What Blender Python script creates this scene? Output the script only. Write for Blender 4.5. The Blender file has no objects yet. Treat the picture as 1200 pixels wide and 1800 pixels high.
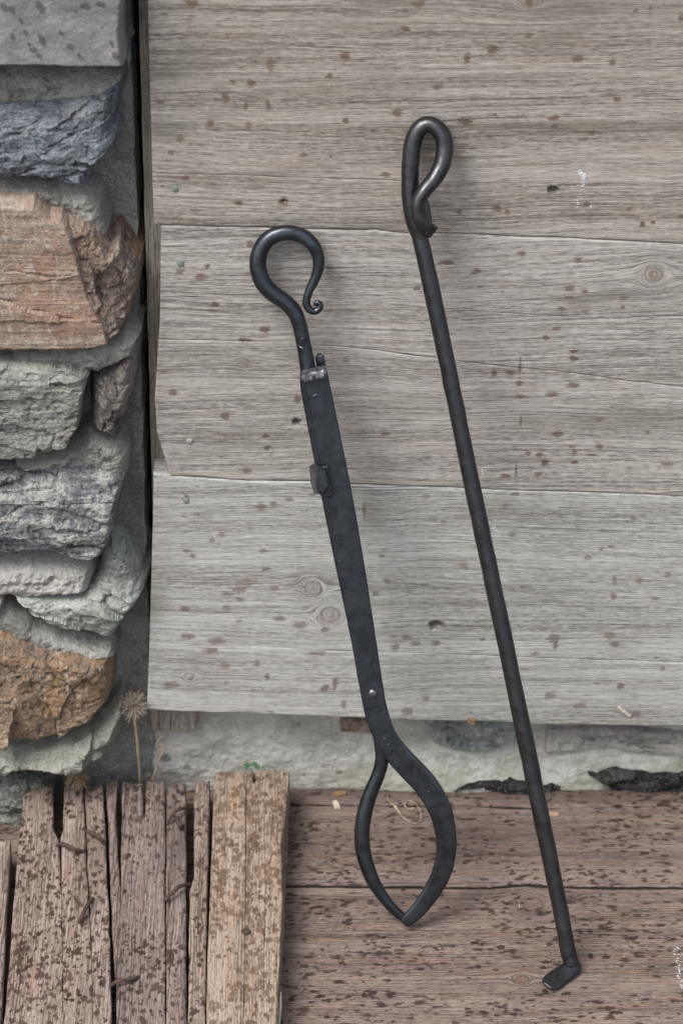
import bpy, math, random
import numpy as np
from math import radians, sin, cos, pi
from mathutils import Vector

scene = bpy.context.scene
COL = scene.collection
random.seed(7)

# ------------------------------------------------------------------ camera
PITCH = radians(32.0)
DIST = 3.0
FPX = DIST * 2400.0                 # focal length in photograph pixels (1200 wide)
FWD = np.array([0.0, cos(PITCH), -sin(PITCH)])
UP = np.array([0.0, sin(PITCH), cos(PITCH)])
RIGHT = np.array([1.0, 0.0, 0.0])
TARGET = np.array([0.0, 0.0, 0.273])
CAM = TARGET - FWD * DIST
cam_data = bpy.data.cameras.new("camera")
cam = bpy.data.objects.new("camera", cam_data)
COL.objects.link(cam)
cam.location = CAM
cam.rotation_euler = (pi / 2 - PITCH, 0, 0)
cam_data.sensor_fit = 'HORIZONTAL'
cam_data.sensor_width = 36.0
cam_data.lens = 36.0 * FPX / 1200.0
cam_data.clip_start = 0.05
cam_data.clip_end = 400
cam_data.dof.use_dof = True
cam_data.dof.focus_distance = 2.93
cam_data.dof.aperture_fstop = 12.0
scene.camera = cam

# ------------------------------------------------------------------ sky, sun, exposure
SUN_AZ = radians(222)               # measured clockwise from +Y: the light comes from the viewer's left
SUN_EL = radians(56)
world = bpy.data.worlds.new("World")
scene.world = world
world.use_nodes = True
wn = world.node_tree.nodes
wl = world.node_tree.links
wn.clear()
sky = wn.new('ShaderNodeTexSky')
sky.sky_type = 'NISHITA'
sky.sun_disc = False
sky.sun_elevation = SUN_EL
sky.sun_rotation = SUN_AZ
sky.air_density = 1.0
sky.dust_density = 4.0
sky.ozone_density = 1.0
hs = wn.new('ShaderNodeHueSaturation')
hs.inputs['Saturation'].default_value = 0.52      # overcast: the cloud layer greys the sky
bg = wn.new('ShaderNodeBackground')
bg.inputs['Strength'].default_value = 0.115
wo = wn.new('ShaderNodeOutputWorld')
wl.new(sky.outputs[0], hs.inputs['Color'])
wl.new(hs.outputs[0], bg.inputs['Color'])
wl.new(bg.outputs[0], wo.inputs['Surface'])

sun_d = bpy.data.lights.new("sun", 'SUN')
sun_d.energy = 1.5
sun_d.angle = radians(27)
sun_d.color = (1.0, 0.965, 0.92)
sun = bpy.data.objects.new("sun", sun_d)
COL.objects.link(sun)
sdir = Vector((sin(SUN_AZ) * cos(SUN_EL), cos(SUN_AZ) * cos(SUN_EL), sin(SUN_EL)))
sun.rotation_euler = sdir.to_track_quat('Z', 'Y').to_euler()
sun.location = sdir * 5

scene.view_settings.view_transform = 'Standard'
scene.view_settings.look = 'None'
scene.view_settings.exposure = 0.90
scene.view_settings.gamma = 1.0
scene.render.engine = 'CYCLES'
scene.cycles.max_bounces = 6


# ------------------------------------------------------------------ photograph -> place
def ray(px, py):
    return FWD + (px - 600.0) / FPX * RIGHT - (py - 900.0) / FPX * UP


def at_wall(px, py, y=0.0):
    d = ray(px, py)
    t = (y - CAM[1]) / d[1]
    p = CAM + d * t
    return p


def at_floor(px, py, z=0.0):
    d = ray(px, py)
    t = (z - CAM[2]) / d[2]
    return CAM + d * t


def wx(px, py, y=0.0):
    return at_wall(px, py, y)[0]


# ------------------------------------------------------------------ noise (numpy)
def _h(ix, iy, seed):
    n = (ix.astype(np.int64) * 374761393 + iy.astype(np.int64) * 668265263 + seed * 974711 + 12345) & 0xffffffff
    n = ((n ^ (n >> 13)) * 1274126177) & 0xffffffff
    n = n ^ (n >> 16)
    n = (n * 2246822519) & 0xffffffff
    n = n ^ (n >> 15)
    return n / 4294967295.0 * 2 - 1


def vnoise(x, y, seed=0):
    x = np.asarray(x, float); y = np.asarray(y, float)
    ix = np.floor(x); iy = np.floor(y)
    fx = x - ix; fy = y - iy
    ux = fx ** 3 * (fx * (fx * 6 - 15) + 10)
    uy = fy ** 3 * (fy * (fy * 6 - 15) + 10)
    a = _h(ix, iy, seed); b = _h(ix + 1, iy, seed); c = _h(ix, iy + 1, seed); d = _h(ix + 1, iy + 1, seed)
    return (a * (1 - ux) + b * ux) * (1 - uy) + (c * (1 - ux) + d * ux) * uy


def fbm(x, y, octaves=4, seed=0, gain=0.5):
    r = 0; amp = 1.0; tot = 0
    for k in range(octaves):
        r = r + amp * vnoise(x * 2 ** k + 17.3 * k, y * 2 ** k - 9.1 * k, seed + k * 31)
        tot += amp; amp *= gain
    return r / tot


def sstep(a, b, x):
    t = np.clip((x - a) / (b - a), 0, 1)
    return t * t * (3 - 2 * t)


# ------------------------------------------------------------------ objects
def setp(o, label=None, cat=None, group=None, kind=None):
    if label: o['label'] = label
    if cat: o['category'] = cat
    if group: o['group'] = group
    if kind: o['kind'] = kind
    return o


def empty(name, loc, label=None, cat=None, group=None, kind=None):
    o = bpy.data.objects.new(name, None)
    COL.objects.link(o)
    o.empty_display_size = 0.02
    o.location = [float(v) for v in loc]
    return setp(o, label, cat, group, kind)


def mesh_obj(name, verts, faces, mat, parent=None, smooth=True, attrs=None, origin=None, flat_angle=None):
    """verts are in world coordinates; they are moved to the parent's (or the object's own) origin."""
    V = np.asarray(verts, float).reshape(-1, 3)
    base = V.mean(axis=0) * 0
    if parent is not None:
        base = np.zeros(3); q_ = parent
        while q_ is not None:
            base = base + np.array(q_.location); q_ = q_.parent
    elif origin is not None:
        base = np.array(origin, float)
    else:
        base = np.array([(V[:, 0].min() + V[:, 0].max()) / 2, (V[:, 1].min() + V[:, 1].max()) / 2, V[:, 2].min()])
    me = bpy.data.meshes.new(name)
    Vl = V - base
    if isinstance(faces, np.ndarray):
        n, k = faces.shape
        me.vertices.add(len(Vl)); me.vertices.foreach_set('co', Vl.astype(np.float32).ravel())
        me.loops.add(n * k); me.loops.foreach_set('vertex_index', faces.astype(np.int32).ravel())
        me.polygons.add(n)
        me.polygons.foreach_set('loop_start', np.arange(0, n * k, k, dtype=np.int32))
        me.polygons.foreach_set('loop_total', np.full(n, k, dtype=np.int32))
        me.update(calc_edges=True)
    else:
        me.from_pydata([tuple(v) for v in Vl], [], [tuple(int(i) for i in f) for f in faces])
        me.update()
    me.polygons.foreach_set('use_smooth', np.full(len(me.polygons), bool(smooth)))
    if attrs:
        for k_, a_ in attrs.items():
            at = me.attributes.new(k_, 'FLOAT', 'POINT')
            at.data.foreach_set('value', np.asarray(a_, np.float32).ravel())
    me.materials.append(mat)
    if flat_angle is not None:
        me.set_sharp_from_angle(angle=flat_angle)
    o = bpy.data.objects.new(name, me)
    COL.objects.link(o)
    if parent is not None:
        o.parent = parent
    else:
        o.location = [float(v) for v in base]
    return o


# ------------------------------------------------------------------ node helper
class NT:
    def __init__(s, name):
        s.m = bpy.data.materials.new(name)
        s.m.use_nodes = True
        s.t = s.m.node_tree
        s.t.nodes.clear()
        s.out = s.t.nodes.new('ShaderNodeOutputMaterial')
        s.b = s.t.nodes.new('ShaderNodeBsdfPrincipled')
        s.t.links.new(s.b.outputs[0], s.out.inputs['Surface'])

    def put(s, sock, v):
        if isinstance(v, bpy.types.NodeSocket):
            s.t.links.new(v, sock)
        elif v is not None:
            if isinstance(v, (tuple, list)) and len(v) == 3 and sock.type == 'RGBA':
                v = (*v, 1)
            sock.default_value = v

    def m_(s, op, a, b=None, c=None):
        n = s.t.nodes.new('ShaderNodeMath'); n.operation = op
        s.put(n.inputs[0], a)
        if b is not None: s.put(n.inputs[1], b)
        if c is not None: s.put(n.inputs[2], c)
        return n.outputs[0]

    def attr(s, name):
        n = s.t.nodes.new('ShaderNodeAttribute'); n.attribute_name = name
        return n.outputs['Fac']

    def comb(s, x, y, z):
        n = s.t.nodes.new('ShaderNodeCombineXYZ')
        s.put(n.inputs[0], x); s.put(n.inputs[1], y); s.put(n.inputs[2], z)
        return n.outputs[0]

    def noise(s, vec, scale=1.0, detail=3.0, rough=0.55, dist=0.0):
        n = s.t.nodes.new('ShaderNodeTexNoise')
        s.put(n.inputs['Vector'], vec)
        n.inputs['Scale'].default_value = scale
        n.inputs['Detail'].default_value = detail
        n.inputs['Roughness'].default_value = rough
        n.inputs['Distortion'].default_value = dist
        return n.outputs['Fac']

    def voro(s, vec, scale, feature='F1', rnd=1.0):
        n = s.t.nodes.new('ShaderNodeTexVoronoi'); n.feature = feature
        s.put(n.inputs['Vector'], vec)
        n.inputs['Scale'].default_value = scale
        n.inputs['Randomness'].default_value = rnd
        return n.outputs['Distance']

    def obj(s, scale=(1, 1, 1), rot=(0, 0, 0), loc=(0, 0, 0)):
        n = s.t.nodes.new('ShaderNodeTexCoord')
        mp = s.t.nodes.new('ShaderNodeMapping')
        s.t.links.new(n.outputs['Object'], mp.inputs[0])
        mp.inputs['Scale'].default_value = scale
        mp.inputs['Rotation'].default_value = rot
        mp.inputs['Location'].default_value = loc
        return mp.outputs[0]

    def mr(s, v, a, b, c=0.0, d=1.0, smooth=False):
        n = s.t.nodes.new('ShaderNodeMapRange')
        n.interpolation_type = 'SMOOTHSTEP' if smooth else 'LINEAR'
        s.put(n.inputs[0], v)
        n.inputs[1].default_value = a; n.inputs[2].default_value = b
        n.inputs[3].default_value = c; n.inputs[4].default_value = d
        return n.outputs[0]

    def mix(s, f, a, b, mode='MIX'):
        n = s.t.nodes.new('ShaderNodeMix'); n.data_type = 'RGBA'; n.blend_type = mode
        s.put(n.inputs[0], f)
        s.put(n.inputs[6], a); s.put(n.inputs[7], b)
        return n.outputs[2]

    def bump(s, h, dist=0.001, strength=1.0, normal=None):
        n = s.t.nodes.new('ShaderNodeBump')
        n.inputs['Strength'].default_value = strength
        n.inputs['Distance'].default_value = dist
        s.put(n.inputs['Height'], h)
        if normal is not None: s.put(n.inputs['Normal'], normal)
        return n.outputs[0]

    def fin(s, col, rough=0.8, normal=None, metal=0.0, spec=0.3):
        s.put(s.b.inputs['Base Color'], col)
        s.put(s.b.inputs['Roughness'], rough)
        s.put(s.b.inputs['Metallic'], metal)
        s.b.inputs['Specular IOR Level'].default_value = spec
        if normal is not None: s.put(s.b.inputs['Normal'], normal)
        return s.m


def wood_mat(name, light, mid, dark, spot, seed, warm=(0.30, 0.20, 0.13), ridge=760.0, bump=0.00045,
             spot_edge=0.32, knotcol=(0.16, 0.10, 0.075), warm_amt=0.35, stain_col=(0.13, 0.12, 0.10), contrast=1.0,
             spot_amt=0.9, along=9.0, mottling=0.5, dashes=0.6):
    n = NT(name)
    l, g = n.attr('l'), n.attr('g')
    def v(a, b, z): return n.comb(n.m_('MULTIPLY', l, a), n.m_('MULTIPLY', g, b), z)
    ring = n.noise(v(along * 0.45, ridge, seed), 1, 2.0, 0.5)
    fibre = n.noise(v(along * 7, ridge * 2.1, seed + 3.1), 1, 3.0, 0.7)
    band = n.noise(v(along * 0.3, 75.0, seed + 7.7), 1, 3.0, 0.6)
    cloud = n.noise(v(16.0, 30.0, seed + 11.0), 1, 5.0, 0.62)
    chip = n.noise(v(170.0, 620.0, seed + 15.0), 1, 4.0, 0.75)
    tone = n.m_('ADD', n.m_('MULTIPLY', ring, 0.40 * contrast), n.m_('MULTIPLY', fibre, 0.44 * contrast))
    tone = n.m_('ADD', tone, n.m_('MULTIPLY', band, 0.34))
    tone = n.m_('ADD', tone, n.m_('MULTIPLY', chip, 0.56))
    tone = n.m_('SUBTRACT', tone, 0.35 + 0.46 * (contrast - 1))
    c = n.mix(n.mr(tone, 0.37, 0.52), dark, mid)
    c = n.mix(n.mr(tone, 0.49, 0.68), c, light)
    dash = n.noise(v(55.0, 950.0, seed + 71.0), 1, 3.0, 0.6)
    c = n.mix(n.mr(dash, 0.34, 0.44, dashes, 0), c, tuple(k * 0.45 for k in dark))
    c = n.mix(n.mr(dash, 0.56, 0.66, 0, 0.45), c, tuple(min(.8, k * 1.25) for k in light))
    c = n.mix(n.m_('MULTIPLY', n.mr(cloud, 0.50, 0.72, 0, 1, True), mottling), c, stain_col)
    wmask = n.noise(v(11.0, 120.0, seed + 21.0), 1, 4.0, 0.65)
    c = n.mix(n.m_('MULTIPLY', n.mr(wmask, 0.52, 0.72, 0, 1, True), warm_amt), c, warm)
    # dark stained and shade-painted areas and knots come with the piece
    st = n.m_('MULTIPLY', n.attr('stain'), n.mr(chip, 0.3, 0.7, 0.55, 1.0))
    c = n.mix(st, c, stain_col)
    kn = n.attr('knot')
    c = n.mix(n.m_('MULTIPLY', kn, n.mr(n.noise(v(200.0, 260.0, seed + 5), 1, 4, .7), .35, .65, .15, .75)), c, knotcol)
    # drops and rust-brown blots with frayed ends along the grain
    fr = n.noise(v(240.0, 760.0, seed + 31.0), 1, 3.0, 0.75)
    sp = n.m_('ADD', n.attr('spot'), n.m_('MULTIPLY', n.m_('SUBTRACT', fr, 0.5), 2.0))
    sm = n.mr(sp, spot_edge, spot_edge + 0.22, 0, 1, True)
    var = n.noise(v(30.0, 60.0, seed + 37.0), 1, 2.0, 0.5)
    spc = n.mix(n.mr(var, 0.35, 0.65), spot, tuple(min(1, k * 1.4) for k in spot))
    c = n.mix(n.m_('MULTIPLY', sm, n.mr(var, 0.3, 0.7, spot_amt, spot_amt * 0.72)), c, spc)
    # pale dust flecks
    fl = n.noise(v(420.0, 520.0, seed + 41.0), 1, 1.0, 0.5)
    c = n.mix(n.mr(fl, 0.745, 0.80, 0, 0.55), c, (0.62, 0.60, 0.56))
    # hairline checks
    ck = n.noise(v(4.5, 230.0, seed + 51.0), 1, 1.0, 0.4)
    ckm = n.m_('SUBTRACT', 1.0, n.mr(n.m_('ABSOLUTE', n.m_('SUBTRACT', ck, 0.5)), 0.0, 0.012, 0, 1))
    gate = n.mr(n.noise(v(7.0, 22.0, seed + 61.0), 1, 2.0, 0.5), 0.50, 0.62)
    ckm = n.m_('MULTIPLY', ckm, gate)
    h = n.m_('ADD', n.m_('MULTIPLY', ring, 0.9), n.m_('MULTIPLY', fibre, 0.42))
    h = n.m_('ADD', h, n.m_('MULTIPLY', chip, 0.35))
    h = n.m_('ADD', h, n.m_('MULTIPLY', dash, 0.8))
    h = n.m_('SUBTRACT', h, n.m_('MULTIPLY', ckm, 1.0))
    nb = n.bump(h, bump, 1.0)
    rough = n.mr(sm, 0, 1, 0.86, 0.62)
    c = n.mix(n.m_('MULTIPLY', ckm, 0.55), c, (0.03, 0.025, 0.02))
    return n.fin(c, rough, nb, 0, 0.25)


def stone_mat(name, c1, c2, c3, seed, layer=(10, 10, 60), rot=(0, 0, 0), bump=0.0016, vein=0.0, rustamt=0.0, dust=0.30, crack=0.6,
              rust=(0.36, 0.17, 0.06), lichen=0.0, lich_col=(0.42, 0.46, 0.36), rough=0.8, wet=0.0, fine=320.0):
    n = NT(name)
    o = n.obj((1, 1, 1), rot, (seed * 1.37, seed * 0.71, seed * 0.29))
    ol = n.obj(layer, rot, (seed * 1.1, seed * 0.7, seed))
    a = n.noise(ol, 1, 6, 0.62, 0.6)
    b = n.noise(o, 38, 7, 0.66, 0.4)
    f = n.noise(o, fine, 4, 0.7)
    f2 = n.noise(o, fine * 2.6, 3, 0.7)
    t = n.m_('ADD', n.m_('MULTIPLY', a, 0.5), n.m_('MULTIPLY', b, 0.5))
    t = n.m_('ADD', t, n.m_('MULTIPLY', n.m_('SUBTRACT', f, 0.5), 0.35))
    c = n.mix(n.mr(t, 0.41, 0.50, 0, 1, True), c1, c2)
    c = n.mix(n.mr(t, 0.50, 0.60, 0, 1, True), c, c3)
    fis = n.noise(n.obj(tuple(k * 2.2 for k in layer), rot, (seed * 2.1, 5, seed)), 1, 4, 0.6, 0.9)
    fism = n.m_('SUBTRACT', 1.0, n.mr(n.m_('ABSOLUTE', n.m_('SUBTRACT', fis, 0.5)), 0.0, 0.016, 0, 1))
    fism = n.m_('MULTIPLY', fism, n.mr(n.noise(o, 55, 3, 0.6), 0.47, 0.56))
    c = n.mix(n.m_('MULTIPLY', fism, crack), c, (0.035, 0.032, 0.03))
    if rustamt:
        r = n.noise(o, 21, 6, 0.6, 1.0)
        c = n.mix(n.m_('MULTIPLY', n.mr(r, 0.45, 0.62, 0, 1, True), rustamt), c, rust)
    if lichen:
        r = n.noise(n.obj((1, 1, 1), (0, 0, 0), (seed, 3, 1)), 30, 6, 0.7, 0.8)
        c = n.mix(n.m_('MULTIPLY', n.mr(r, 0.5, 0.62, 0, 1, True), lichen), c, lich_col)
    c = n.mix(n.mr(f, 0.3, 0.72, 0.0, dust), c, n.mix(0.5, c, (0.5, 0.49, 0.46)))
    c = n.mix(n.mr(f2, 0.56, 0.64, 0, 0.5), c, (0.06, 0.058, 0.055))
    c = n.mix(n.mr(f2, 0.40, 0.34, 0, 0.4), c, (0.50, 0.49, 0.47))
    if vein:
        vv = n.noise(n.obj((26, 26, 5), (0, 0.25, 0), (seed, 1, 2)), 1, 2, 0.5, 0.7)
        vm = n.m_('SUBTRACT', 1.0, n.mr(n.m_('ABSOLUTE', n.m_('SUBTRACT', vv, 0.5)), 0.0, 0.011, 0, 1))
        vm = n.m_('MULTIPLY', vm, n.mr(n.noise(o, 240, 3, 0.6), 0.35, 0.6))
        c = n.mix(n.m_('MULTIPLY', vm, vein), c, (0.50, 0.48, 0.45))
    sp = n.m_('ADD', n.attr('spot'), n.m_('MULTIPLY', n.m_('SUBTRACT', n.noise(o, 420, 2, 0.6), 0.5), 0.9))
    c = n.mix(n.mr(sp, 0.3, 0.55, 0, 0.72, True), c, (0.060, 0.055, 0.060))
    h = n.m_('ADD', n.m_('MULTIPLY', a, 1.0), n.m_('MULTIPLY', b, 0.9))
    h = n.m_('ADD', h, n.m_('MULTIPLY', f, 0.42))
    h = n.m_('ADD', h, n.m_('MULTIPLY', n.noise(o, 120, 5, 0.7, 0.5), 0.55))
    h = n.m_('SUBTRACT', h, n.m_('MULTIPLY', fism, 0.5 * crack))
    nb = n.bump(h, bump * 2.8, 1.0)
    rg = n.mr(b, 0.35, 0.65, rough - 0.12 - wet, rough + 0.08)
    return n.fin(c, rg, nb, 0, 0.4)


def mortar_mat(name, c1, c2, seed, fleck=.45, moss=0.0, dark=0.3, bump=0.0012, mosscol=(0.13, 0.17, 0.06)):
    n = NT(name)
    o = n.obj((1, 1, 1), (0, 0, 0), (seed, seed * 2, seed * 3))
    a = n.noise(o, 22, 6, 0.65, 0.5)
    g = n.noise(o, 520, 4, 0.75)
    g2 = n.noise(o, 1400, 2, 0.7)
    c = n.mix(n.mr(a, 0.40, 0.58, 0, 1, True), c1, c2)
    c = n.mix(n.mr(g, 0.48, 0.62, 0, 0.40), c, (0.55, 0.54, 0.50))
    c = n.mix(n.mr(g, 0.44, 0.34, 0, fleck), c, (0.10, 0.098, 0.09))
    c = n.mix(n.mr(g2, 0.56, 0.66, 0, 0.5), c, (0.09, 0.085, 0.08))
    d = n.noise(o, 60, 5, 0.7, 0.6)
    c = n.mix(n.mr(d, 0.56, 0.68, 0, dark, True), c, (0.11, 0.11, 0.10))
    if moss:
        r = n.noise(o, 34, 6, 0.7, 0.9)
        mz = n.m_('ADD', r, n.m_('MULTIPLY', n.attr('moss'), 0.22))
        c = n.mix(n.m_('MULTIPLY', n.mr(mz, 0.56, 0.72, 0, 1, True), moss), c, mosscol)
    sp = n.m_('ADD', n.attr('spot'), n.m_('MULTIPLY', n.m_('SUBTRACT', n.noise(o, 300, 2, 0.6), 0.5), 0.9))
    c = n.mix(n.mr(sp, 0.3, 0.6, 0, 0.6, True), c, (0.10, 0.09, 0.07))
    h = n.m_('ADD', n.m_('MULTIPLY', g, 0.55), n.m_('MULTIPLY', d, 0.9))
    h = n.m_('ADD', h, n.m_('MULTIPLY', n.noise(o, 170, 5, 0.75, 0.4), 0.8))
    nb = n.bump(h, bump * 2.0, 1.0)
    return n.fin(c, 0.92, nb, 0, 0.15)


def metal_mat(name, base=(0.035, 0.038, 0.042), rough=0.42, metal=0.75, brown=0.25, worn=0.0, seed=1.0, specks=0.6):
    n = NT(name)
    o = n.obj((1, 1, 1), (0, 0, 0), (seed, seed, seed))
    a = n.noise(o, 95, 5, 0.65, 0.5)
    b = n.noise(o, 420, 4, 0.7)
    c = n.mix(n.mr(a, 0.35, 0.65, 0, 1, True), base, tuple(k * 1.3 for k in base))
    c = n.mix(n.m_('MULTIPLY', n.mr(n.noise(o, 28, 5, 0.65), 0.48, 0.66, 0, 1, True), brown), c, (0.055, 0.038, 0.033))
    c = n.mix(n.mr(b, 0.58, 0.75, 0, 0.4), c, (0.10, 0.105, 0.11))
    v = n.voro(n.obj((1, 1, 1), (0, 0, 0), (seed * 3, 0, 0)), 150)
    vg = n.mr(n.noise(o, 90, 1, 0.5), 0.56, 0.6)
    vm = n.m_('MULTIPLY', n.m_('SUBTRACT', 1.0, n.mr(v, 0.06, 0.11)), vg)
    c = n.mix(n.m_('MULTIPLY', vm, specks), c, (0.42, 0.45, 0.48))
    if worn:
        w = n.noise(o, 260, 4, 0.7)
        c = n.mix(n.m_('MULTIPLY', n.mr(w, 0.42, 0.62), worn), c, (0.42, 0.44, 0.46))
    h = n.m_('ADD', n.m_('MULTIPLY', a, 1.2), n.m_('MULTIPLY', b, 0.22))
    nb = n.bump(h, 0.00028, 0.6)
    rg = n.m_('ADD', n.mr(a, 0.3, 0.7, rough - 0.06, rough + 0.12), n.mr(b, 0.3, 0.7, -0.04, 0.06))
    return n.fin(c, rg, nb, metal, 0.5)


def plain_mat(name, c1, c2, scale=120, rough=0.85, bump=0.0004, spec=0.25, metal=0.0):
    n = NT(name)
    o = n.obj()
    a = n.noise(o, scale, 5, 0.65)
    c = n.mix(n.mr(a, 0.35, 0.65), c1, c2)
    return n.fin(c, rough, n.bump(a, bump, 0.8), metal, spec)


# ------------------------------------------------------------------ sawn timber
def interp(pts):
    xs = np.array([p[0] for p in pts], float); ys = np.array([p[1] for p in pts], float)
    o = np.argsort(xs); xs = xs[o]; ys = ys[o]
    return lambda s: np.interp(s, xs, ys)


def graded(a, b, fa, fb, fine, coarse):
    """coordinates from a to b: step `fine` inside [fa, fb], `coarse` outside"""
    out = [a]
    while out[-1] < b - 1e-9:
        x = out[-1]
        out.append(x + (fine if fa - 1e-9 <= x < fb else coarse))
        if x < fa < out[-1]: out[-1] = fa
    out[-1] = b
    return np.array(out)


def timber(name, mapf, svals, bounds, gaps, ends, thick, mat, parent, seed, knots=(), spots=(), stains_shade=(), holes=(),
           dt=0.001, round_=0.0009, warp=0.004, relief=0.00025, cup=0.0, dz=(), tear=0.0):
    """One sawn piece, split into strips by cracks that run along its length.
    mapf(s, t, h) -> world; bounds: n+1 functions of s (edges and cracks); gaps: width of each inner crack (function of s);
    ends: (f0(t), f1(t)) shift the two ends."""
    nb = len(bounds)
    Vs, Fs, A = [], [], {k: [] for k in ('l', 'g', 'knot', 'spot', 'stain')}
    off = 0
    S = svals
    for i in range(nb - 1):
        lo = bounds[i](S) + (gaps[i - 1](S) / 2 if i > 0 else 0)
        hi = bounds[i + 1](S) - (gaps[i](S) / 2 if i < nb - 2 else 0)
        lo = lo + fbm(S * 45, S * 0 + i, 4, seed + 5 + i) * 0.0006
        hi = hi + fbm(S * 45, S * 0 + i, 4, seed + 5 + i + 1) * 0.0006
        hi = np.maximum(hi, lo + 0.0002)
        wmax = float(np.max(hi - lo))
        nt = max(4, int(wmax / dt))
        u = np.linspace(0, 1, nt + 1)
        eu = min(0.25, 0.0005 / max(wmax, 1e-6))
        u = np.unique(np.concatenate([[0, eu, 2.2 * eu], u[(u > 2.6 * eu) & (u < 1 - 2.6 * eu)], [1 - 2.2 * eu, 1 - eu, 1]]))
        T = lo[None, :] + (hi - lo)[None, :] * u[:, None]
        SS = np.broadcast_to(S[None, :], T.shape).copy()
        # ragged ends
        s0, s1 = S[0], S[-1]
        f = (SS - s0) / (s1 - s0)
        e0, e1 = ends[0](T), ends[1](T)
        SS = SS + e0 * np.clip(1 - f * 1.0, 0, 1) ** 3 + e1 * np.clip(f, 0, 1) ** 3
        if tear:
            SS = SS + (fbm(T * 260, T * 0 + 3, 4, seed + 77) * tear) * (np.clip(1 - f, 0, 1) ** 12 + np.clip(f, 0, 1) ** 12)
        # grain coordinate: the grain flows round each knot
        gg = T + warp * fbm(SS * 3.2, T * 9, 3, seed + 1) + 0.35 * warp * fbm(SS * 13, T * 26, 2, seed + 2)
        kn = np.zeros_like(T)
        for (ks, kt, kr, ke) in knots:
            ds = (SS - ks) / ke; dtv = T - kt
            r2 = ds ** 2 + dtv ** 2
            rr = np.sqrt(r2)
            outer = dtv * (-(kr * 1.6) ** 2 / np.maximum(r2, (kr * 1.0) ** 2)) * np.exp(-np.maximum(rr - kr, 0) / (kr * 4.5))
            gg = gg + outer
            inside = sstep(kr * 1.05, kr * 0.85, rr)
            gg = gg * (1 - inside) + (kt + rr * 1.3 + 0.013) * inside
            kn = np.maximum(kn, inside)
        h = relief * 0.9 * fbm(SS * 9, T * 60, 3, seed + 9)
        h = h + relief * fbm(SS * 30, gg * 420, 2, seed + 12)
        if cup:
            tc = (lo + hi)[None, :] / 2; h = h - cup * ((T - tc) / max(wmax, 1e-6)) ** 2 * 4
        ed = np.minimum(T - lo[None, :], hi[None, :] - T)
        rad = round_ * (1 + 0.8 * fbm(SS * 40, T * 0 + i, 3, seed + 14))
        gl = gaps[i - 1](S) if i > 0 else S * 0 + .002
        gh = gaps[i](S) if i < nb - 2 else S * 0 + .002
        near_lo = (T - lo[None, :]) < (hi[None, :] - T)
        rad = rad * np.where(near_lo, np.clip(gl / .0007, .12, 1)[None, :], np.clip(gh / .0007, .12, 1)[None, :])
        h = h - rad * (1 - np.clip(ed / np.maximum(rad, 1e-5), 0, 1)) ** 2
        ee = np.minimum(SS - SS[:, :1], SS[:, -1:] - SS)
        h = h - rad * (1 - np.clip(ee / np.maximum(rad, 1e-5), 0, 1)) ** 2 * 0.8
        if len(dz) > i: h = h + dz[i]
        spf = np.full(T.shape, -1.0)
        for (a, b, ra, rb) in spots:
            m = (np.abs(SS[0] - a) < ra * 3.2)
            if not m.any(): continue
            c0, c1 = np.argmax(m), len(m) - np.argmax(m[::-1])
            sub = (slice(None), slice(c0, c1))
            q = 1 - np.sqrt(((SS[sub] - a) / ra) ** 2 + ((T[sub] - b) / rb) ** 2)
            spf[sub] = np.maximum(spf[sub], q)
        stn = np.zeros(T.shape)
        for (a, b, ra, rb, am) in stains_shade:
            q = np.exp(-(((SS - a) / ra) ** 2 + ((T - b) / rb) ** 2))
            stn = np.maximum(stn, q * am)
        for (a, b, ra, rb, dp) in holes:
            q = np.sqrt(((SS - a) / ra) ** 2 + ((T - b) / rb) ** 2) + 0.25 * fbm(SS * 400, T * 400, 2, seed + 3)
            m = sstep(1.05, 0.7, q)
            h = h - dp * m
            kn = np.maximum(kn, m * 0.7); stn = np.maximum(stn, sstep(1.5, 0.9, q) * 0.6)
        # side and end skirts make the piece solid
        n_t, n_s = T.shape
        def pad(a, v=None):
            r = np.pad(a, 1, mode='edge')
            return r
        Tp, Sp, hp = pad(T), pad(SS), pad(h)
        hp[0, :] = -thick; hp[-1, :] = -thick; hp[:, 0] = -thick; hp[:, -1] = -thick
        P = mapf(Sp, Tp, hp)
        V = np.stack([p.ravel() for p in P], axis=1)
        R, Cn = Tp.shape
        idx = np.arange(R * Cn).reshape(R, Cn)
        F = np.stack([idx[:-1, :-1].ravel(), idx[:-1, 1:].ravel(), idx[1:, 1:].ravel(), idx[1:, :-1].ravel()], axis=1)
        # underside
        corner = np.array([[idx[0, 0], idx[-1, 0], idx[-1, -1], idx[0, -1]]])
        F = np.concatenate([F, corner])
        Vs.append(V); Fs.append(F + off); off += len(V)
        sk = pad(gg).copy(); sk[0, :] += thick; sk[-1, :] += thick
        A['l'].append(pad(SS).ravel()); A['g'].append(sk.ravel()); A['knot'].append(pad(kn).ravel())
        A['spot'].append(pad(spf).ravel()); A['stain'].append(pad(stn).ravel())
    V = np.concatenate(Vs); F = np.concatenate(Fs)
    at = {k: np.concatenate(v) for k, v in A.items()}
    return mesh_obj(name, V, F, mat, parent, True, at, flat_angle=radians(50))


const = lambda v: (lambda s: np.zeros_like(np.asarray(s, float)) + v)


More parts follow.
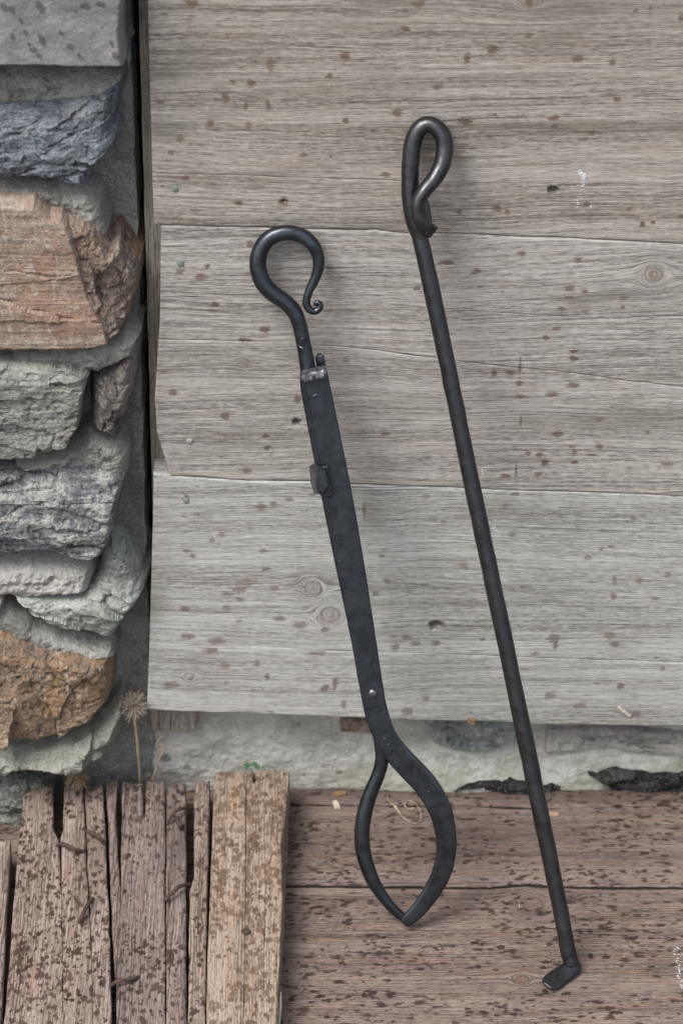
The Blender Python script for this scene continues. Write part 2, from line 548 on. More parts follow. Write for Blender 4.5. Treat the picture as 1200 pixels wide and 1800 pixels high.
# ================================================================== THE SETTING
M_plank = wood_mat('weathered_plank_grey', (0.41, 0.385, 0.355), (0.272, 0.248, 0.222), (0.110, 0.097, 0.084),
                   (0.095, 0.066, 0.048), 1.0, warm_amt=0.22, mottling=0.42, warm=(0.27, 0.20, 0.145), dashes=.34, bump=.0003)
M_plank2 = wood_mat('weathered_plank_pale', (0.44, 0.425, 0.40), (0.308, 0.290, 0.268), (0.128, 0.117, 0.106),
                    (0.100, 0.064, 0.048), 5.0, warm_amt=0.20, mottling=0.36, warm=(0.30, 0.205, 0.155), contrast=1.1, dashes=.34, bump=.0003)
M_plank3 = wood_mat('weathered_plank_silver', (0.46, 0.465, 0.45), (0.335, 0.335, 0.318), (0.155, 0.150, 0.140),
                    (0.115, 0.092, 0.070), 9.0, warm_amt=0.10, mottling=0.30, warm=(0.29, 0.24, 0.19), spot_amt=0.8, knotcol=(0.22, 0.18, 0.16), dashes=.34, bump=.0003)
M_deck = wood_mat('reddish_deck_timber', (0.27, 0.218, 0.192), (0.155, 0.116, 0.099), (0.050, 0.034, 0.029),
                  (0.022, 0.012, 0.010), 13.0, warm_amt=0.30, mottling=0.42, warm=(0.30, 0.15, 0.09), spot_amt=1.0,
                  stain_col=(0.085, 0.060, 0.055), spot_edge=0.25)
M_board = wood_mat('old_spotted_board', (0.38, 0.312, 0.272), (0.215, 0.165, 0.138), (0.060, 0.042, 0.034),
                   (0.036, 0.018, 0.013), 17.0, warm_amt=0.25, mottling=0.32, warm=(0.33, 0.18, 0.10), spot_edge=0.22,
                   stain_col=(0.09, 0.068, 0.058), bump=0.0006, spot_amt=0.97)
M_board_grey = wood_mat('old_grey_board', (0.31, 0.250, 0.225), (0.165, 0.128, 0.114), (0.055, 0.038, 0.032),
                        (0.028, 0.015, 0.012), 21.0, warm_amt=0.2, mottling=0.4, warm=(0.30, 0.16, 0.10), spot_edge=0.22,
                        stain_col=(0.085, 0.070, 0.065), bump=0.0008, contrast=1.15)
M_board_tan = wood_mat('old_tan_board', (0.385, 0.315, 0.255), (0.255, 0.198, 0.152), (0.088, 0.062, 0.045),
                       (0.075, 0.040, 0.020), 25.0, warm_amt=0.34, mottling=0.26, warm=(0.38, 0.20, 0.09), spot_edge=0.24,
                       stain_col=(0.15, 0.11, 0.08), spot_amt=0.8)
M_batten = wood_mat('pale_batten', (0.34, 0.32, 0.29), (0.24, 0.215, 0.185), (0.11, 0.095, 0.075),
                    (0.07, 0.05, 0.03), 29.0, warm_amt=0.2, mottling=0.6, stain_col=(0.09, 0.105, 0.085))

# ground below everything
ng = NT('soil')
og = ng.obj()
gcol = ng.mix(ng.mr(ng.noise(og, 9, 8, 0.7), 0.35, 0.65), (0.10, 0.09, 0.075), (0.19, 0.17, 0.14))
M_soil = ng.fin(gcol, 0.95, ng.bump(ng.noise(og, 60, 8, 0.7), 0.01, 1.0), 0, 0.2)
gs = 60.0
Z_GROUND = -0.42
ground = mesh_obj('ground', [(-gs, -gs, Z_GROUND), (gs, -gs, Z_GROUND), (gs, gs, Z_GROUND), (-gs, gs, Z_GROUND)], [(0, 1, 2, 3)], M_soil,
                  None, False, origin=(0, 0, Z_GROUND))
setp(ground, 'bare brown soil below the wooden platform', None, None, 'structure')

# ---------------------------------------------------------------- plank wall
PW = empty('plank_wall', (0.1, 0.0, 0.085), 'wall of weathered grey horizontal planks behind the two iron tools', 'wall')
X_R = 0.62


def wall_map(s, t, h):
    return s, -h, t


def wall_curve(pts):          # photograph pixels -> z as a function of x on the wall's face
    q = []
    for (px, py) in pts:
        p = at_wall(px, py); q.append((p[0], p[2]))
    return interp(q)


def wall_spots(lst, lo_py, hi_py):
    r = []
    for it in lst:
        px, py, a, b = it
        if lo_py - 12 <= py <= hi_py + 12:
            p = at_wall(px, py); r.append((p[0], p[2], a / 2400.0 * 1.6, b / 2030.0 * 1.6))
    return r


SP = [(337, 6, 12, 7), (475, 112, 6, 14), (440, 146, 8, 6), (397, 170, 7, 8), (410, 143, 6, 4), (432, 185, 4, 7), (471, 183, 4, 8),
      (370, 217, 6, 7), (437, 219, 6, 6), (316, 242, 8, 5), (608, 212, 6, 5), (698, 196, 10, 7), (606, 98, 9, 8), (579, 133, 6, 5),
      (533, 271, 7, 4), (677, 306, 10, 4), (324, 313, 8, 4), (419, 356, 8, 5), (498, 354, 10, 7), (300, 267, 6, 5), (735, 6, 11, 6),
      (712, 49, 8, 5), (352, 487, 11, 6), (317, 477, 7, 5), (440, 429, 8, 5), (930, 4, 6, 8), (930, 62, 7, 5), (866, 86, 12, 7),
      (1015, 102, 11, 7), (1076, 110, 6, 5), (821, 101, 6, 9), (768, 152, 9, 5), (817, 212, 12, 6), (969, 207, 7, 4), (974, 221, 7, 4),
      (1040, 234, 8, 5), (1084, 174, 8, 4), (873, 364, 8, 7), (891, 372, 5, 6), (806, 372, 6, 5), (1031, 358, 7, 5), (1104, 367, 6, 4),
      (1129, 394, 5, 5), (917, 445, 9, 4), (1016, 457, 7, 5), (837, 476, 8, 5), (786, 461, 15, 4), (1198, 30, 6, 6),
      (1000, 506, 10, 5), (1000, 523, 9, 3), (1028, 512, 8, 4), (987, 543, 9, 4), (1027, 547, 7, 3), (1095, 523, 8, 4),
      (978, 577, 8, 4), (959, 593, 6, 5), (1009, 617, 9, 3), (1008, 630, 8, 4), (868, 655, 6, 6), (897, 654, 8, 4), (912, 673, 7, 5),
      (1007, 677, 13, 4), (915, 697, 12, 3), (970, 693, 11, 5), (1052, 737, 8, 4), (978, 763, 12, 5), (1007, 785, 7, 3),
      (1009, 797, 5, 6), (1011, 813, 6, 5), (1053, 785, 7, 5), (1040, 800, 8, 4), (928, 797, 6, 4), (947, 800, 7, 4), (957, 813, 9, 6),
      (888, 837, 9, 5), (946, 835, 8, 4), (1172, 815, 12, 4), (1138, 760, 5, 3), (914, 643, 2.5, 20), (915, 740, 2.5, 12),
      (907, 827, 2.5, 16), (378, 535, 7, 5), (465, 579, 10, 6), (304, 690, 8, 6), (396, 731, 9, 6), (392, 773, 7, 4),
      (467, 766, 7, 3), (469, 787, 8, 4), (523, 700, 7, 7), (433, 828, 9, 5), (677, 763, 8, 3), (733, 506, 7, 4), (430, 597, 12, 4),
      (458, 891, 10, 7), (481, 887, 7, 7), (509, 878, 8, 4), (347, 905, 8, 4), (327, 876, 7, 7), (389, 940, 9, 5), (373, 949, 5, 5),
      (329, 969, 9, 4), (338, 977, 6, 4), (462, 968, 8, 4), (467, 1000, 8, 4), (432, 1024, 17, 7), (422, 1036, 12, 7), (421, 1054, 8, 5),
      (400, 1044, 12, 4), (482, 1034, 10, 5), (325, 1071, 10, 6), (398, 1067, 8, 3), (490, 1087, 12, 6), (527, 1099, 15, 7),
      (571, 1107, 8, 5), (381, 1127, 16, 7), (329, 1119, 12, 5), (370, 1144, 13, 6), (394, 1171, 12, 7), (452, 1167, 6, 7),
      (557, 1149, 22, 4), (302, 1204, 15, 7), (469, 1189, 5, 6), (398, 1201, 6, 4), (572, 1210, 8, 7), (589, 1202, 5, 13),
      (604, 1238, 5, 9), (640, 899, 4, 18), (659, 1043, 8, 6), (694, 1137, 8, 8), (681, 1021, 8, 4), (748, 872, 8, 5),
      (905, 868, 9, 4), (779, 917, 5, 4), (900, 940, 8, 5), (816, 995, 10, 6), (1175, 1010, 7, 6), (1080, 1021, 5, 9),
      (1078, 1048, 6, 7), (1123, 1021, 7, 6), (973, 1122, 13, 8), (976, 1136, 5, 8), (1070, 1118, 11, 7), (1080, 1132, 10, 6),
      (965, 1223, 10, 7), (1020, 1240, 12, 6), (1090, 1207, 8, 6), (1117, 1256, 9, 6), (715, 1252, 12, 8), (748, 1228, 7, 6),
      (731, 1131, 11, 5), (712, 1120, 8, 4), (767, 1130, 10, 5), (1033, 981, 7, 5), (1057, 965, 6, 4), (1112, 911, 7, 4),
      (887, 890, 6, 3), (940, 1150, 10, 5), (1165, 1175, 6, 4), (775, 1095, 6, 5)]


def rnd_wall_spots(n, x0, x1, z0, z1, seed, big=1.0):
    r = random.Random(seed); out = []
    for _ in range(n):
        k = 0.0007 + 0.0024 * r.random() ** 3
        out.append((r.uniform(x0, x1), r.uniform(z0, z1), k * r.uniform(1, 2.2) * big, k * r.uniform(0.6, 1.2) * big))
    return out


pxR = lambda y: 1200
seam_a = wall_curve([(262, 395), (400, 398), (500, 400), (640, 404), (660, 403), (700, 408), (850, 412), (1000, 418), (1200, 428), (2200, 470)])
seam_b = wall_curve([(262, 830), (300, 836), (450, 845), (560, 845), (620, 850), (870, 860), (1100, 867), (1200, 872), (2200, 900)])
seam_c = wall_curve([(255, 1247), (450, 1254), (620, 1262), (900, 1272), (1200, 1278), (2200, 1310)])
crack2 = wall_curve([(262, 597), (380, 598), (520, 602), (640, 612), (800, 633), (900, 645), (1010, 655), (1100, 668), (1200, 680), (2200, 760)])
crack2b = wall_curve([(262, 520), (600, 528), (800, 545), (1000, 556), (1080, 562), (1140, 556), (1200, 556), (2200, 580)])
crack1 = wall_curve([(262, 304), (400, 307), (560, 313), (750, 318), (1200, 330), (2200, 350)])
crack3 = wall_curve([(255, 1118), (560, 1143), (800, 1150), (1000, 1158), (1200, 1165), (2200, 1190)])
topA = wall_curve([(262, -95), (1200, -80), (2200, -60)])

XF = 0.262                        # fine mesh up to here


def s_wall(x0): return graded(x0, X_R, x0, XF, 0.0011, 0.006)


def xs_fn(pts, x0):               # shift of the left end as a function of height
    q = sorted([(at_wall(px, py)[2], at_wall(px, py)[0] - x0) for (px, py) in pts])
    return interp(q)


x0 = wx(265, 200)
z_b = lambda f: float(f(np.array([0.0]))[0])


def gapf(pts):                    # crack opening: (x px, width px)
    return interp([((a - 600) / 2400.0, w / 2400.0) for a, w in pts])


timber('plank', wall_map, s_wall(x0), [seam_a, crack1, topA], [gapf([(250, .3), (400, .9), (740, .6), (760, 0.1), (2200, .1)])],
       (const(0.0), const(0.0)), 0.021, M_plank, PW, 101,
       spots=wall_spots(SP, -80, 405) + rnd_wall_spots(80, -0.14, 0.4, z_b(seam_a), z_b(topA), 5),
       stains_shade=[(*[at_wall(290, 130)[i] for i in (0, 2)], .02, .006, .8), (*[at_wall(285, 232)[i] for i in (0, 2)], .016, .006, .8),
               (*[at_wall(560, 150)[i] for i in (0, 2)], .12, .010, .25), (*[at_wall(980, 222)[i] for i in (0, 2)], .10, .004, .6),
               (*[at_wall(1100, 15)[i] for i in (0, 2)], .16, .014, .35), (*[at_wall(640, 402)[i] for i in (0, 2)], .015, .003, .9),
               (*[at_wall(650, 45)[i] for i in (0, 2)], .05, .004, .5)],
       holes=[(*[at_wall(972, 334)[i] for i in (0, 2)], .0040, .0032, .006), (*[at_wall(498, 354)[i] for i in (0, 2)], .0024, .0016, .0016)],
       knots=[(*[at_wall(930, 0)[i] for i in (0, 2)], .004, 1.6)], warp=0.006, dt=0.0012)
x0 = wx(283, 420)
timber('plank', wall_map, s_wall(x0), [seam_b, crack2, crack2b, (lambda s: seam_a(s) - .0006)],
       [gapf([(250, 1.6), (400, 1.2), (520, .7), (640, 1.0), (900, 1.1), (1200, 1.3), (2200, 1.3)]),
        gapf([(250, 0.1), (760, .1), (860, .5), (1000, .6), (1200, 1.0), (2200, .6)])],
       (xs_fn([(283, 400), (281, 560), (272, 700), (276, 760), (288, 800), (300, 838)], x0), const(0.0)), 0.021, M_plank2, PW, 202,
       spots=wall_spots(SP, 405, 850) + rnd_wall_spots(60, -0.14, 0.4, z_b(seam_b), z_b(seam_a), 6),
       stains_shade=[(*[at_wall(1080, 740)[i] for i in (0, 2)], .09, .010, .55), (*[at_wall(690, 720)[i] for i in (0, 2)], .07, .010, .35),
               (*[at_wall(430, 770)[i] for i in (0, 2)], .05, .010, .35), (*[at_wall(1100, 520)[i] for i in (0, 2)], .04, .006, .35)],
       holes=[(*[at_wall(521, 742)[i] for i in (0, 2)], .0034, .0028, .005)],
       knots=[(*[at_wall(1149, 482)[i] for i in (0, 2)], .0058, 1.15), (*[at_wall(429, 640)[i] for i in (0, 2)], .0022, 1.2),
              (*[at_wall(800, 640)[i] for i in (0, 2)], .0001, 20.0)], warp=0.0075, dt=0.0012)
x0 = wx(268, 860)
timber('plank', wall_map, s_wall(x0), [seam_c, crack3, (lambda s: seam_b(s) - .0007)], [gapf([(250, .1), (480, .3), (600, .7), (900, .8), (1200, .9), (2200, .5)])],
       (xs_fn([(270, 850), (269, 900), (265, 1050), (261, 1180), (258, 1250)], x0), const(0.0)), 0.021, M_plank3, PW, 303,
       spots=wall_spots(SP, 862, 1270) + rnd_wall_spots(100, -0.14, 0.4, z_b(seam_c), z_b(seam_b), 7, 1.1),
       stains_shade=[(*[at_wall(272, 1060)[i] for i in (0, 2)], .010, .016, .6), (*[at_wall(655, 900)[i] for i in (0, 2)], .008, .02, .45),
               (*[at_wall(700, 1120)[i] for i in (0, 2)], .02, .006, .4)],
       holes=[(*[at_wall(765, 1099)[i] for i in (0, 2)], .0046, .0042, .006)],
       knots=[(*[at_wall(550, 1033)[i] for i in (0, 2)], .0058, 1.0), (*[at_wall(580, 1081)[i] for i in (0, 2)], .0076, 1.05),
              (*[at_wall(333, 1190)[i] for i in (0, 2)], .0028, 1.1)], warp=0.006, dt=0.0012)
# more of the same wall above the picture
zt = z_b(topA)
for k in range(5):
    a = interp([(-1, zt - 0.004 + (0.006 if k == 0 else 0)), (1, zt + 0.0 + (0.002 if k == 0 else 0))]) if k else topA
    lo = (lambda zz: (lambda s: np.zeros_like(s) + zz))(zt + 0.0015) if k else (lambda s: topA(s) + 0.0012)
    zt2 = zt + 0.19
    hi = (lambda zz: (lambda s: np.zeros_like(s) + zz))(zt2)
    timber('plank', wall_map, np.linspace(wx(265, 200), X_R, 90), [lo, hi], [], (const(0), const(0)), 0.021,
           (M_plank2, M_plank)[k % 2], PW, 400 + k, dt=0.012)
    zt = zt2

# vertical batten behind the cut ends
def batten_map(s, t, h): return t, 0.0225 - h, s
bx0, bx1 = wx(258, 600, .0225), wx(330, 600, .0225)
zb0, zb1 = 0.07, 1.5
bo = timber('batten', batten_map, graded(zb0, zb1, zb0, 0.62, 0.0015, 0.02), [interp([(zb0, bx0 + .0005), (.3, bx0 + .0008), (.6, bx0 + .001), (1.5, bx0)]), const(bx1)], [],
            (const(0), const(0)), 0.03, M_batten, PW, 31,
            stains_shade=[(.30, bx0 + .004, .04, .003, .9), (.42, bx0 + .006, .02, .004, .6), (.12, bx0 + .004, .05, .004, .5), (.55, bx0 + .004, .06, .004, .7)])
bo['label'] = 'pale upright batten showing beside the plank ends'

# a second, narrower cut edge with rusty stain beside plank two
def nail_head(px, py, r_px, mat, parent, name='nail', label=None, y=-0.0002, h=0.0006, floor=None):
    if floor is None:
        c = at_wall(px, py, y); ax = np.array([0, -1.0, 0]); u = np.array([1.0, 0, 0]); v = np.array([0, 0, 1.0])
    else:
        c = at_floor(px, py, floor); ax = np.array([0, 0, 1.0]); u = np.array([1.0, 0, 0]); v = np.array([0, 1.0, 0])
    r = r_px / 2400.0
    vs, fs = [], []
    for (rr, hh) in ((1.0, -0.004), (1.0, h * .5), (.82, h), (.4, h * 1.12)):
        for k in range(14):
            a = 2 * pi * k / 14
            vs.append(c + u * cos(a) * r * rr + v * sin(a) * r * rr + ax * hh)
    vs.append(c + ax * h * 1.15)
    for i in range(3):
        for k in range(14):
            fs.append((i * 14 + k, i * 14 + (k + 1) % 14, (i + 1) * 14 + (k + 1) % 14, (i + 1) * 14 + k))
    for k in range(14): fs.append((42 + k, 42 + (k + 1) % 14, 56))
    o = mesh_obj(name, vs, fs, mat, parent, True)
    if label: o['label'] = label
    return o


M_green = plain_mat('verdigris', (0.12, 0.165, 0.14), (0.22, 0.27, 0.235), 500)
M_greyn = plain_mat('dull_zinc', (0.22, 0.21, 0.19), (0.36, 0.36, 0.34), 500)
M_rust = plain_mat('rusted_iron', (0.040, 0.026, 0.022), (0.10, 0.064, 0.052), 300, 0.85, 0.0006)
nail_head(307, 331, 6.5, M_green, PW)
nail_head(317, 462, 6.5, M_green, PW)
nail_head(333, 775, 5.5, M_greyn, PW)
nail_head(333, 1190, 5.5, M_greyn, PW)
nail_head(327, 880, 5.5, M_green, PW)

# chalk marks
M_chalk = plain_mat('chalk', (0.55, 0.57, 0.58), (0.66, 0.68, 0.69), 900)


def chalk(strokes, parent, mapper, rpx, seed, label):
    r = random.Random(seed); vs, fs = [], []
    for (a, b, n, w) in strokes:
        for k in range(n):
            t = r.random()
            px = a[0] + (b[0] - a[0]) * t + r.gauss(0, w); py = a[1] + (b[1] - a[1]) * t + r.gauss(0, w * .7)
            c, u, v, nn = mapper(px, py)
            rr = rpx * r.uniform(.3, 1.0) / 2400; rot = r.random() * 6
            i0 = len(vs)
            for q in range(5):
                an = rot + 2 * pi * q / 5
                vs.append(c + u * cos(an) * rr * r.uniform(1.0, 2.0) + v * sin(an) * rr * .5)
            vs.append(c + nn * .0003)
            for q in range(5): fs.append((i0 + q, i0 + (q + 1) % 5, i0 + 5))
    o = mesh_obj('chalk_mark', vs, fs, M_chalk, parent, False)
    o['label'] = label; o['kind'] = 'stuff'
    return o


UX, UY, UZ = np.array([1.0, 0, 0]), np.array([0, 1.0, 0]), np.array([0, 0, 1.0])
wm = lambda px, py: (at_wall(px, py, -0.00035), UX, UZ, -UY)
chalk([((1018, 300), (1026, 312), 60, 2.6), ((1026, 300), (1022, 328), 40, 2.5), ((1014, 352), (1015, 368), 8, 1), ((1037, 362), (1039, 364), 6, 1)],
      PW, wm, 1.5, 3, 'faint white chalk smudge on the top plank')
chalk([((848, 824), (846, 842), 12, 1.0), ((868, 925), (872, 935), 14, 2.0), ((890, 163), (893, 168), 10, 1.2)], PW, wm, 1.2, 4,
      'small white flecks on the planks')

# ---------------------------------------------------------------- foundation wall (pale mortar strip under the planks)
FW = empty('foundation_wall', (0, 0.03, 0), 'low pale mortared wall in the strip between the planks and the wooden platform', 'wall')
Y_F = 0.034
M_lime = mortar_mat('lime_mortar', (0.44, 0.44, 0.40), (0.62, 0.62, 0.58), 2.0, moss=0.38, fleck=.25, dark=0.2, mosscol=(0.17, 0.19, 0.085))
M_cement = mortar_mat('grey_cement', (0.150, 0.152, 0.147), (0.225, 0.225, 0.215), 5.0, fleck=.15, dark=0.25, bump=0.0008)
M_moss_mortar = mortar_mat('mossy_mortar', (0.22, 0.23, 0.19), (0.38, 0.385, 0.34), 8.0, moss=0.8, dark=0.5, bump=0.002)


def poly_sd(X, Z, poly):
    P = np.array(poly); Q = np.roll(P, -1, axis=0)
    d = np.full(X.shape, 1e9); inside = np.zeros(X.shape, bool)
    for (x1, z1), (x2, z2) in zip(P, Q):
        ex, ez = x2 - x1, z2 - z1
        t = np.clip(((X - x1) * ex + (Z - z1) * ez) / (ex * ex + ez * ez + 1e-15), 0, 1)
        d = np.minimum(d, np.hypot(X - x1 - t * ex, Z - z1 - t * ez))
        c = ((z1 > Z) != (z2 > Z)) & (X < (x2 - x1) * (Z - z1) / (z2 - z1 + 1e-15) + x1)
        inside ^= c
    return np.where(inside, d, -d)


def spot_field(X, Z, spots):
    f = np.full(X.shape, -1.0)
    for (a, b, ra, rb, sk) in spots:
        dx = (X - a) - sk * (Z - b); dz_ = Z - b
        f = np.maximum(f, 1 - np.sqrt((dx / ra) ** 2 + (dz_ / rb) ** 2))
    return f


def relief_mesh(name, poly_px, yf, yb, mat, parent, seed, step=0.0008, edge=0.008, ragged=0.0016, rough=0.002, facets=0, facet_amp=0.003,
                stretch=(1.0, 2.6), right_fall=None, spots=(), label=None, bulge=0.0, moss=None, power=0.5, top_fall=0.0, bot_fall=0.0,
                sink=0.012, shear=0.0, fine=0.0005, kind=None, slope=0.5, bedding=0.0, grit=0.0004, shelf=None):
    """a rough stone or lump of mortar: front face near y=yf, running back to y=yb round its outline"""
    poly = []
    for (px, py) in poly_px:
        p = at_wall(px, py, yf * .6 + yb * .4); poly.append((p[0], p[2]))
    P = np.array(poly)
    x0_, x1_ = P[:, 0].min() - .003, P[:, 0].max() + .003
    z0_, z1_ = P[:, 1].min() - .003, P[:, 1].max() + .003
    xs = np.arange(x0_, x1_ + step, step); zs = np.arange(z0_, z1_ + step, step)
    X, Z = np.meshgrid(xs, zs)
    rg = np.random.RandomState(seed)
    sd = poly_sd(X, Z, poly) + ragged * fbm(X * 130, Z * 130, 4, seed) + ragged * .8 * fbm(X * 45, Z * 45, 2, seed + 4)
    e = np.clip(sd / edge, 0, 1)
    prof = (1 - (1 - e) ** 2) ** power
    H = (yb - yf)
    h = H * prof
    if right_fall:
        w, amt = right_fall
        xr = np.array([np.max(P[:, 0])])[0]
        h = h - amt * (1 - np.clip((xr - X + .006 * fbm(X * 30, Z * 40, 3, seed + 2)) / w, 0, 1)) ** 2
    if facets:
        wxn = X + .004 * fbm(X * 60, Z * 60, 3, seed + 6); wzn = Z + .003 * fbm(X * 60, Z * 60, 3, seed + 7)
        wzn = wzn + shear * wxn
        sx = rg.uniform(x0_, x1_, facets); sz = rg.uniform(z0_, z1_, facets) + shear * (x0_ + x1_) / 2
        best = np.full(X.shape, 1e9); fh = np.zeros(X.shape); sec = np.full(X.shape, 1e9)
        hh = rg.uniform(-1, 1, facets); gx = rg.uniform(-.30, .30, facets) * slope; gz = rg.uniform(-.45, .35, facets) * slope
        for k in range(facets):
            dd = np.hypot((wxn - sx[k]) / stretch[1], (wzn - sz[k]) / stretch[0] * 1.6)
            val = hh[k] * facet_amp + gx[k] * (wxn - sx[k]) + gz[k] * (wzn - sz[k])
            m = dd < best
            sec = np.where(m, best, np.minimum(sec, dd)); fh = np.where(m, val, fh); best = np.where(m, dd, best)
        crease = sstep(0.0022, 0.0, sec - best)
        h = h + fh * np.clip(e * 1.6, 0, 1) - .0018 * crease * (fbm(X * 50, Z * 50, 2, seed + 8) > 0)
    h = h + rough * fbm(X * 55, Z * 80, 4, seed + 9, .55) * np.clip(e * 2 + .2, 0, 1) + fine * fbm(X * 420, Z * 420, 3, seed + 10, .7)
    h = h + bulge * e
    h = h + grit * fbm(X * 170, Z * 190, 4, seed + 19, .65) * np.clip(e * 2 + .3, 0, 1)
    h = h + bedding * fbm(X * 9, Z * 260, 3, seed + 15) * e - np.maximum(vnoise(X * 230, Z * 230, seed + 16) - .42, 0) * .0045 * (fine > .0003) * e
    zc0, zc1 = P[:, 1].min(), P[:, 1].max()
    v = (Z - zc0) / (zc1 - zc0)
    h = h - top_fall * v - bot_fall * (1 - v)
    if shelf:
        vv = v + .10 * fbm(X * 25, Z * 0, 3, seed + 21)
        h = h - shelf[1] * sstep(shelf[0], shelf[0] + shelf[2], vv)
    out = sd < 0
    h = np.where(out, np.minimum(h, 0) + np.maximum(sd * 3.0, -sink), h)
    Y = yb - h
    keep = sd > -max(.0032, step * 2.2)
    q = keep[:-1, :-1] & keep[1:, :-1] & keep[:-1, 1:] & keep[1:, 1:]
    idx = np.arange(X.size).reshape(X.shape)
    F = np.stack([idx[:-1, :-1][q], idx[:-1, 1:][q], idx[1:, 1:][q], idx[1:, :-1][q]], axis=1)
    used = np.unique(F); remap = np.full(X.size, -1); remap[used] = np.arange(len(used))
    V = np.stack([X.ravel()[used], Y.ravel()[used], Z.ravel()[used]], axis=1)
    at = {'spot': spot_field(V[:, 0], V[:, 2], spots)}
    at['moss'] = np.zeros(len(V)) if moss is None else moss(V[:, 0], V[:, 2])
    o = mesh_obj(name, V, remap[F], mat, parent, True, at, flat_angle=radians(42) if facets else None)
    if label: o['label'] = label
    if kind: o['kind'] = kind
    return o


# mortar of the foundation: one rough sheet with the stones set into it
def pxspots(lst, y, sk=0.0):
    r = []
    for (px, py, a, b) in lst:
        p = at_wall(px, py, y); r.append((p[0], p[2], a / 2400 * 1.3, b / 2030 * 1.3, sk))
    return r


def foundation_sheet():
    xs = graded(-0.75, 0.75, -0.26, 0.27, 0.0011, 0.01); zs = np.arange(-0.06, 0.140, 0.0011)
    X, Z = np.meshgrid(xs, zs)
    Y = Y_F - .004 * fbm(X * 14, Z * 30, 4, 60) - .0016 * fbm(X * 90, Z * 110, 4, 61) - .0005 * fbm(X * 400, Z * 400, 2, 62)
    Y = Y - .008 * sstep(.045, .0, Z) * (0.6 + .4 * fbm(X * 10, Z * 0, 2, 63)) * sstep(-.13, -.05, X)
    # horizontal troweled courses
    Y = Y + .0025 * sstep(.0015, 0, np.abs(Z - (.052 + .003 * fbm(X * 12, X * 0, 2, 64)))) * (X > .12)
    V = np.stack([X.ravel(), Y.ravel(), Z.ravel()], 1)
    R, Cn = X.shape; idx = np.arange(R * Cn).reshape(R, Cn)
    F = np.stack([idx[:-1, :-1].ravel(), idx[:-1, 1:].ravel(), idx[1:, 1:].ravel(), idx[1:, :-1].ravel()], 1)
    sp = pxspots([(290, 1330, 16, 12), (275, 1300, 8, 5), (525, 1274, 4, 9), (475, 1296, 4, 3), (596, 1356, 8, 6), (560, 1388, 14, 7), (590, 1388, 26, 9),
                  (535, 1360, 6, 4), (330, 1345, 10, 6), (265, 1352, 8, 5), (505, 1340, 5, 3), (710, 1330, 10, 4), (860, 1300, 8, 5)], Y_F)
    at = {'spot': spot_field(V[:, 0], V[:, 2], sp), 'moss': sstep(.05, .0, V[:, 2]) * sstep(-.10, .0, V[:, 0]) * 1.0}
    return mesh_obj('mortar', V, F, M_lime, FW, True, at)


foundation_sheet()
M_slate_blue = stone_mat('blue_slate', (0.12, 0.145, 0.15), (0.22, 0.25, 0.25), (0.40, 0.43, 0.43), 3, layer=(20, 20, 40), bump=.0012)
M_black = stone_mat('black_slate', (0.006, 0.0065, 0.007), (0.012, 0.0125, 0.013), (0.040, 0.040, 0.038), 4, layer=(30, 30, 50), bump=.0007, dust=.04, crack=0)
M_black.node_tree.nodes['Principled BSDF'].inputs['Specular IOR Level'].default_value = .12
M_brickred = stone_mat('reddish_stone', (0.12, 0.075, 0.055), (0.22, 0.13, 0.10), (0.30, 0.24, 0.20), 6, bump=.0015)
relief_mesh('stone', [(748, 1262), (905, 1262), (915, 1290), (880, 1312), (830, 1322), (790, 1318), (752, 1302)], .0265, .036, M_slate_blue, FW, 11,
            edge=.003, rough=.0015, facets=8, facet_amp=.001, label='blue-grey slate stone set in the pale mortar')
relief_mesh('stone', [(598, 1262), (650, 1262), (655, 1290), (600, 1286)], .0275, .036, M_brickred, FW, 12, edge=.003, rough=.0012,
            label='small reddish stone set just under the plank')
relief_mesh('stone', [(790, 1392), (805, 1378), (850, 1370), (900, 1368), (945, 1376), (990, 1380), (992, 1400), (790, 1400)], .0245, .033, M_black, FW, 13, edge=.006, ragged=.0024, grit=.0010,
            rough=.001, facets=6, facet_amp=.0006, label='black slate sliver low in the mortar beside the poker')
relief_mesh('stone', [(1032, 1362), (1080, 1350), (1160, 1358), (1260, 1352), (1262, 1400), (1090, 1400), (1060, 1385)], .0245, .033, M_black, FW, 14, edge=.006, ragged=.0024, grit=.0010,
            rough=.001, facets=6, facet_amp=.0006, label='black slate sliver low in the mortar at the right edge')
relief_mesh('stone', [(960, 1276), (1120, 1282), (1200, 1290), (1260, 1290), (1262, 1322), (1200, 1330), (1080, 1316), (958, 1322)], .0275, .036,
            stone_mat('dull_grey_stone', (0.24, 0.24, 0.22), (0.34, 0.335, 0.31), (0.42, 0.415, 0.39), 9, bump=.001), FW, 15, edge=.003,
            rough=.0012, label='dull grey stone under the plank at the right')


def bx(name, c0, c1, mat, parent, bevel=.0012, seed=1, jit=.0006, label=None):
    """box with chamfered edges, slightly uneven"""
    c0 = np.array(c0, float); c1 = np.array(c1, float); r = random.Random(seed)
    import bmesh
    bm = bmesh.new(); bmesh.ops.create_cube(bm, size=1.0)
    for v in bm.verts:
        for k in range(3):
            v.co[k] = (c0[k] + c1[k]) / 2 + v.co[k] * (c1[k] - c0[k]) + r.uniform(-jit, jit)
    bmesh.ops.bevel(bm, geom=list(bm.edges), offset=bevel, segments=2, affect='EDGES')
    bm.verts.ensure_lookup_table()
    V = [tuple(v.co) for v in bm.verts]; F = [tuple(v.index for v in f.verts) for f in bm.faces]
    bm.free()
    o = mesh_obj(name, V, F, mat, parent, True, flat_angle=radians(30))
    if label: o['label'] = label
    return o


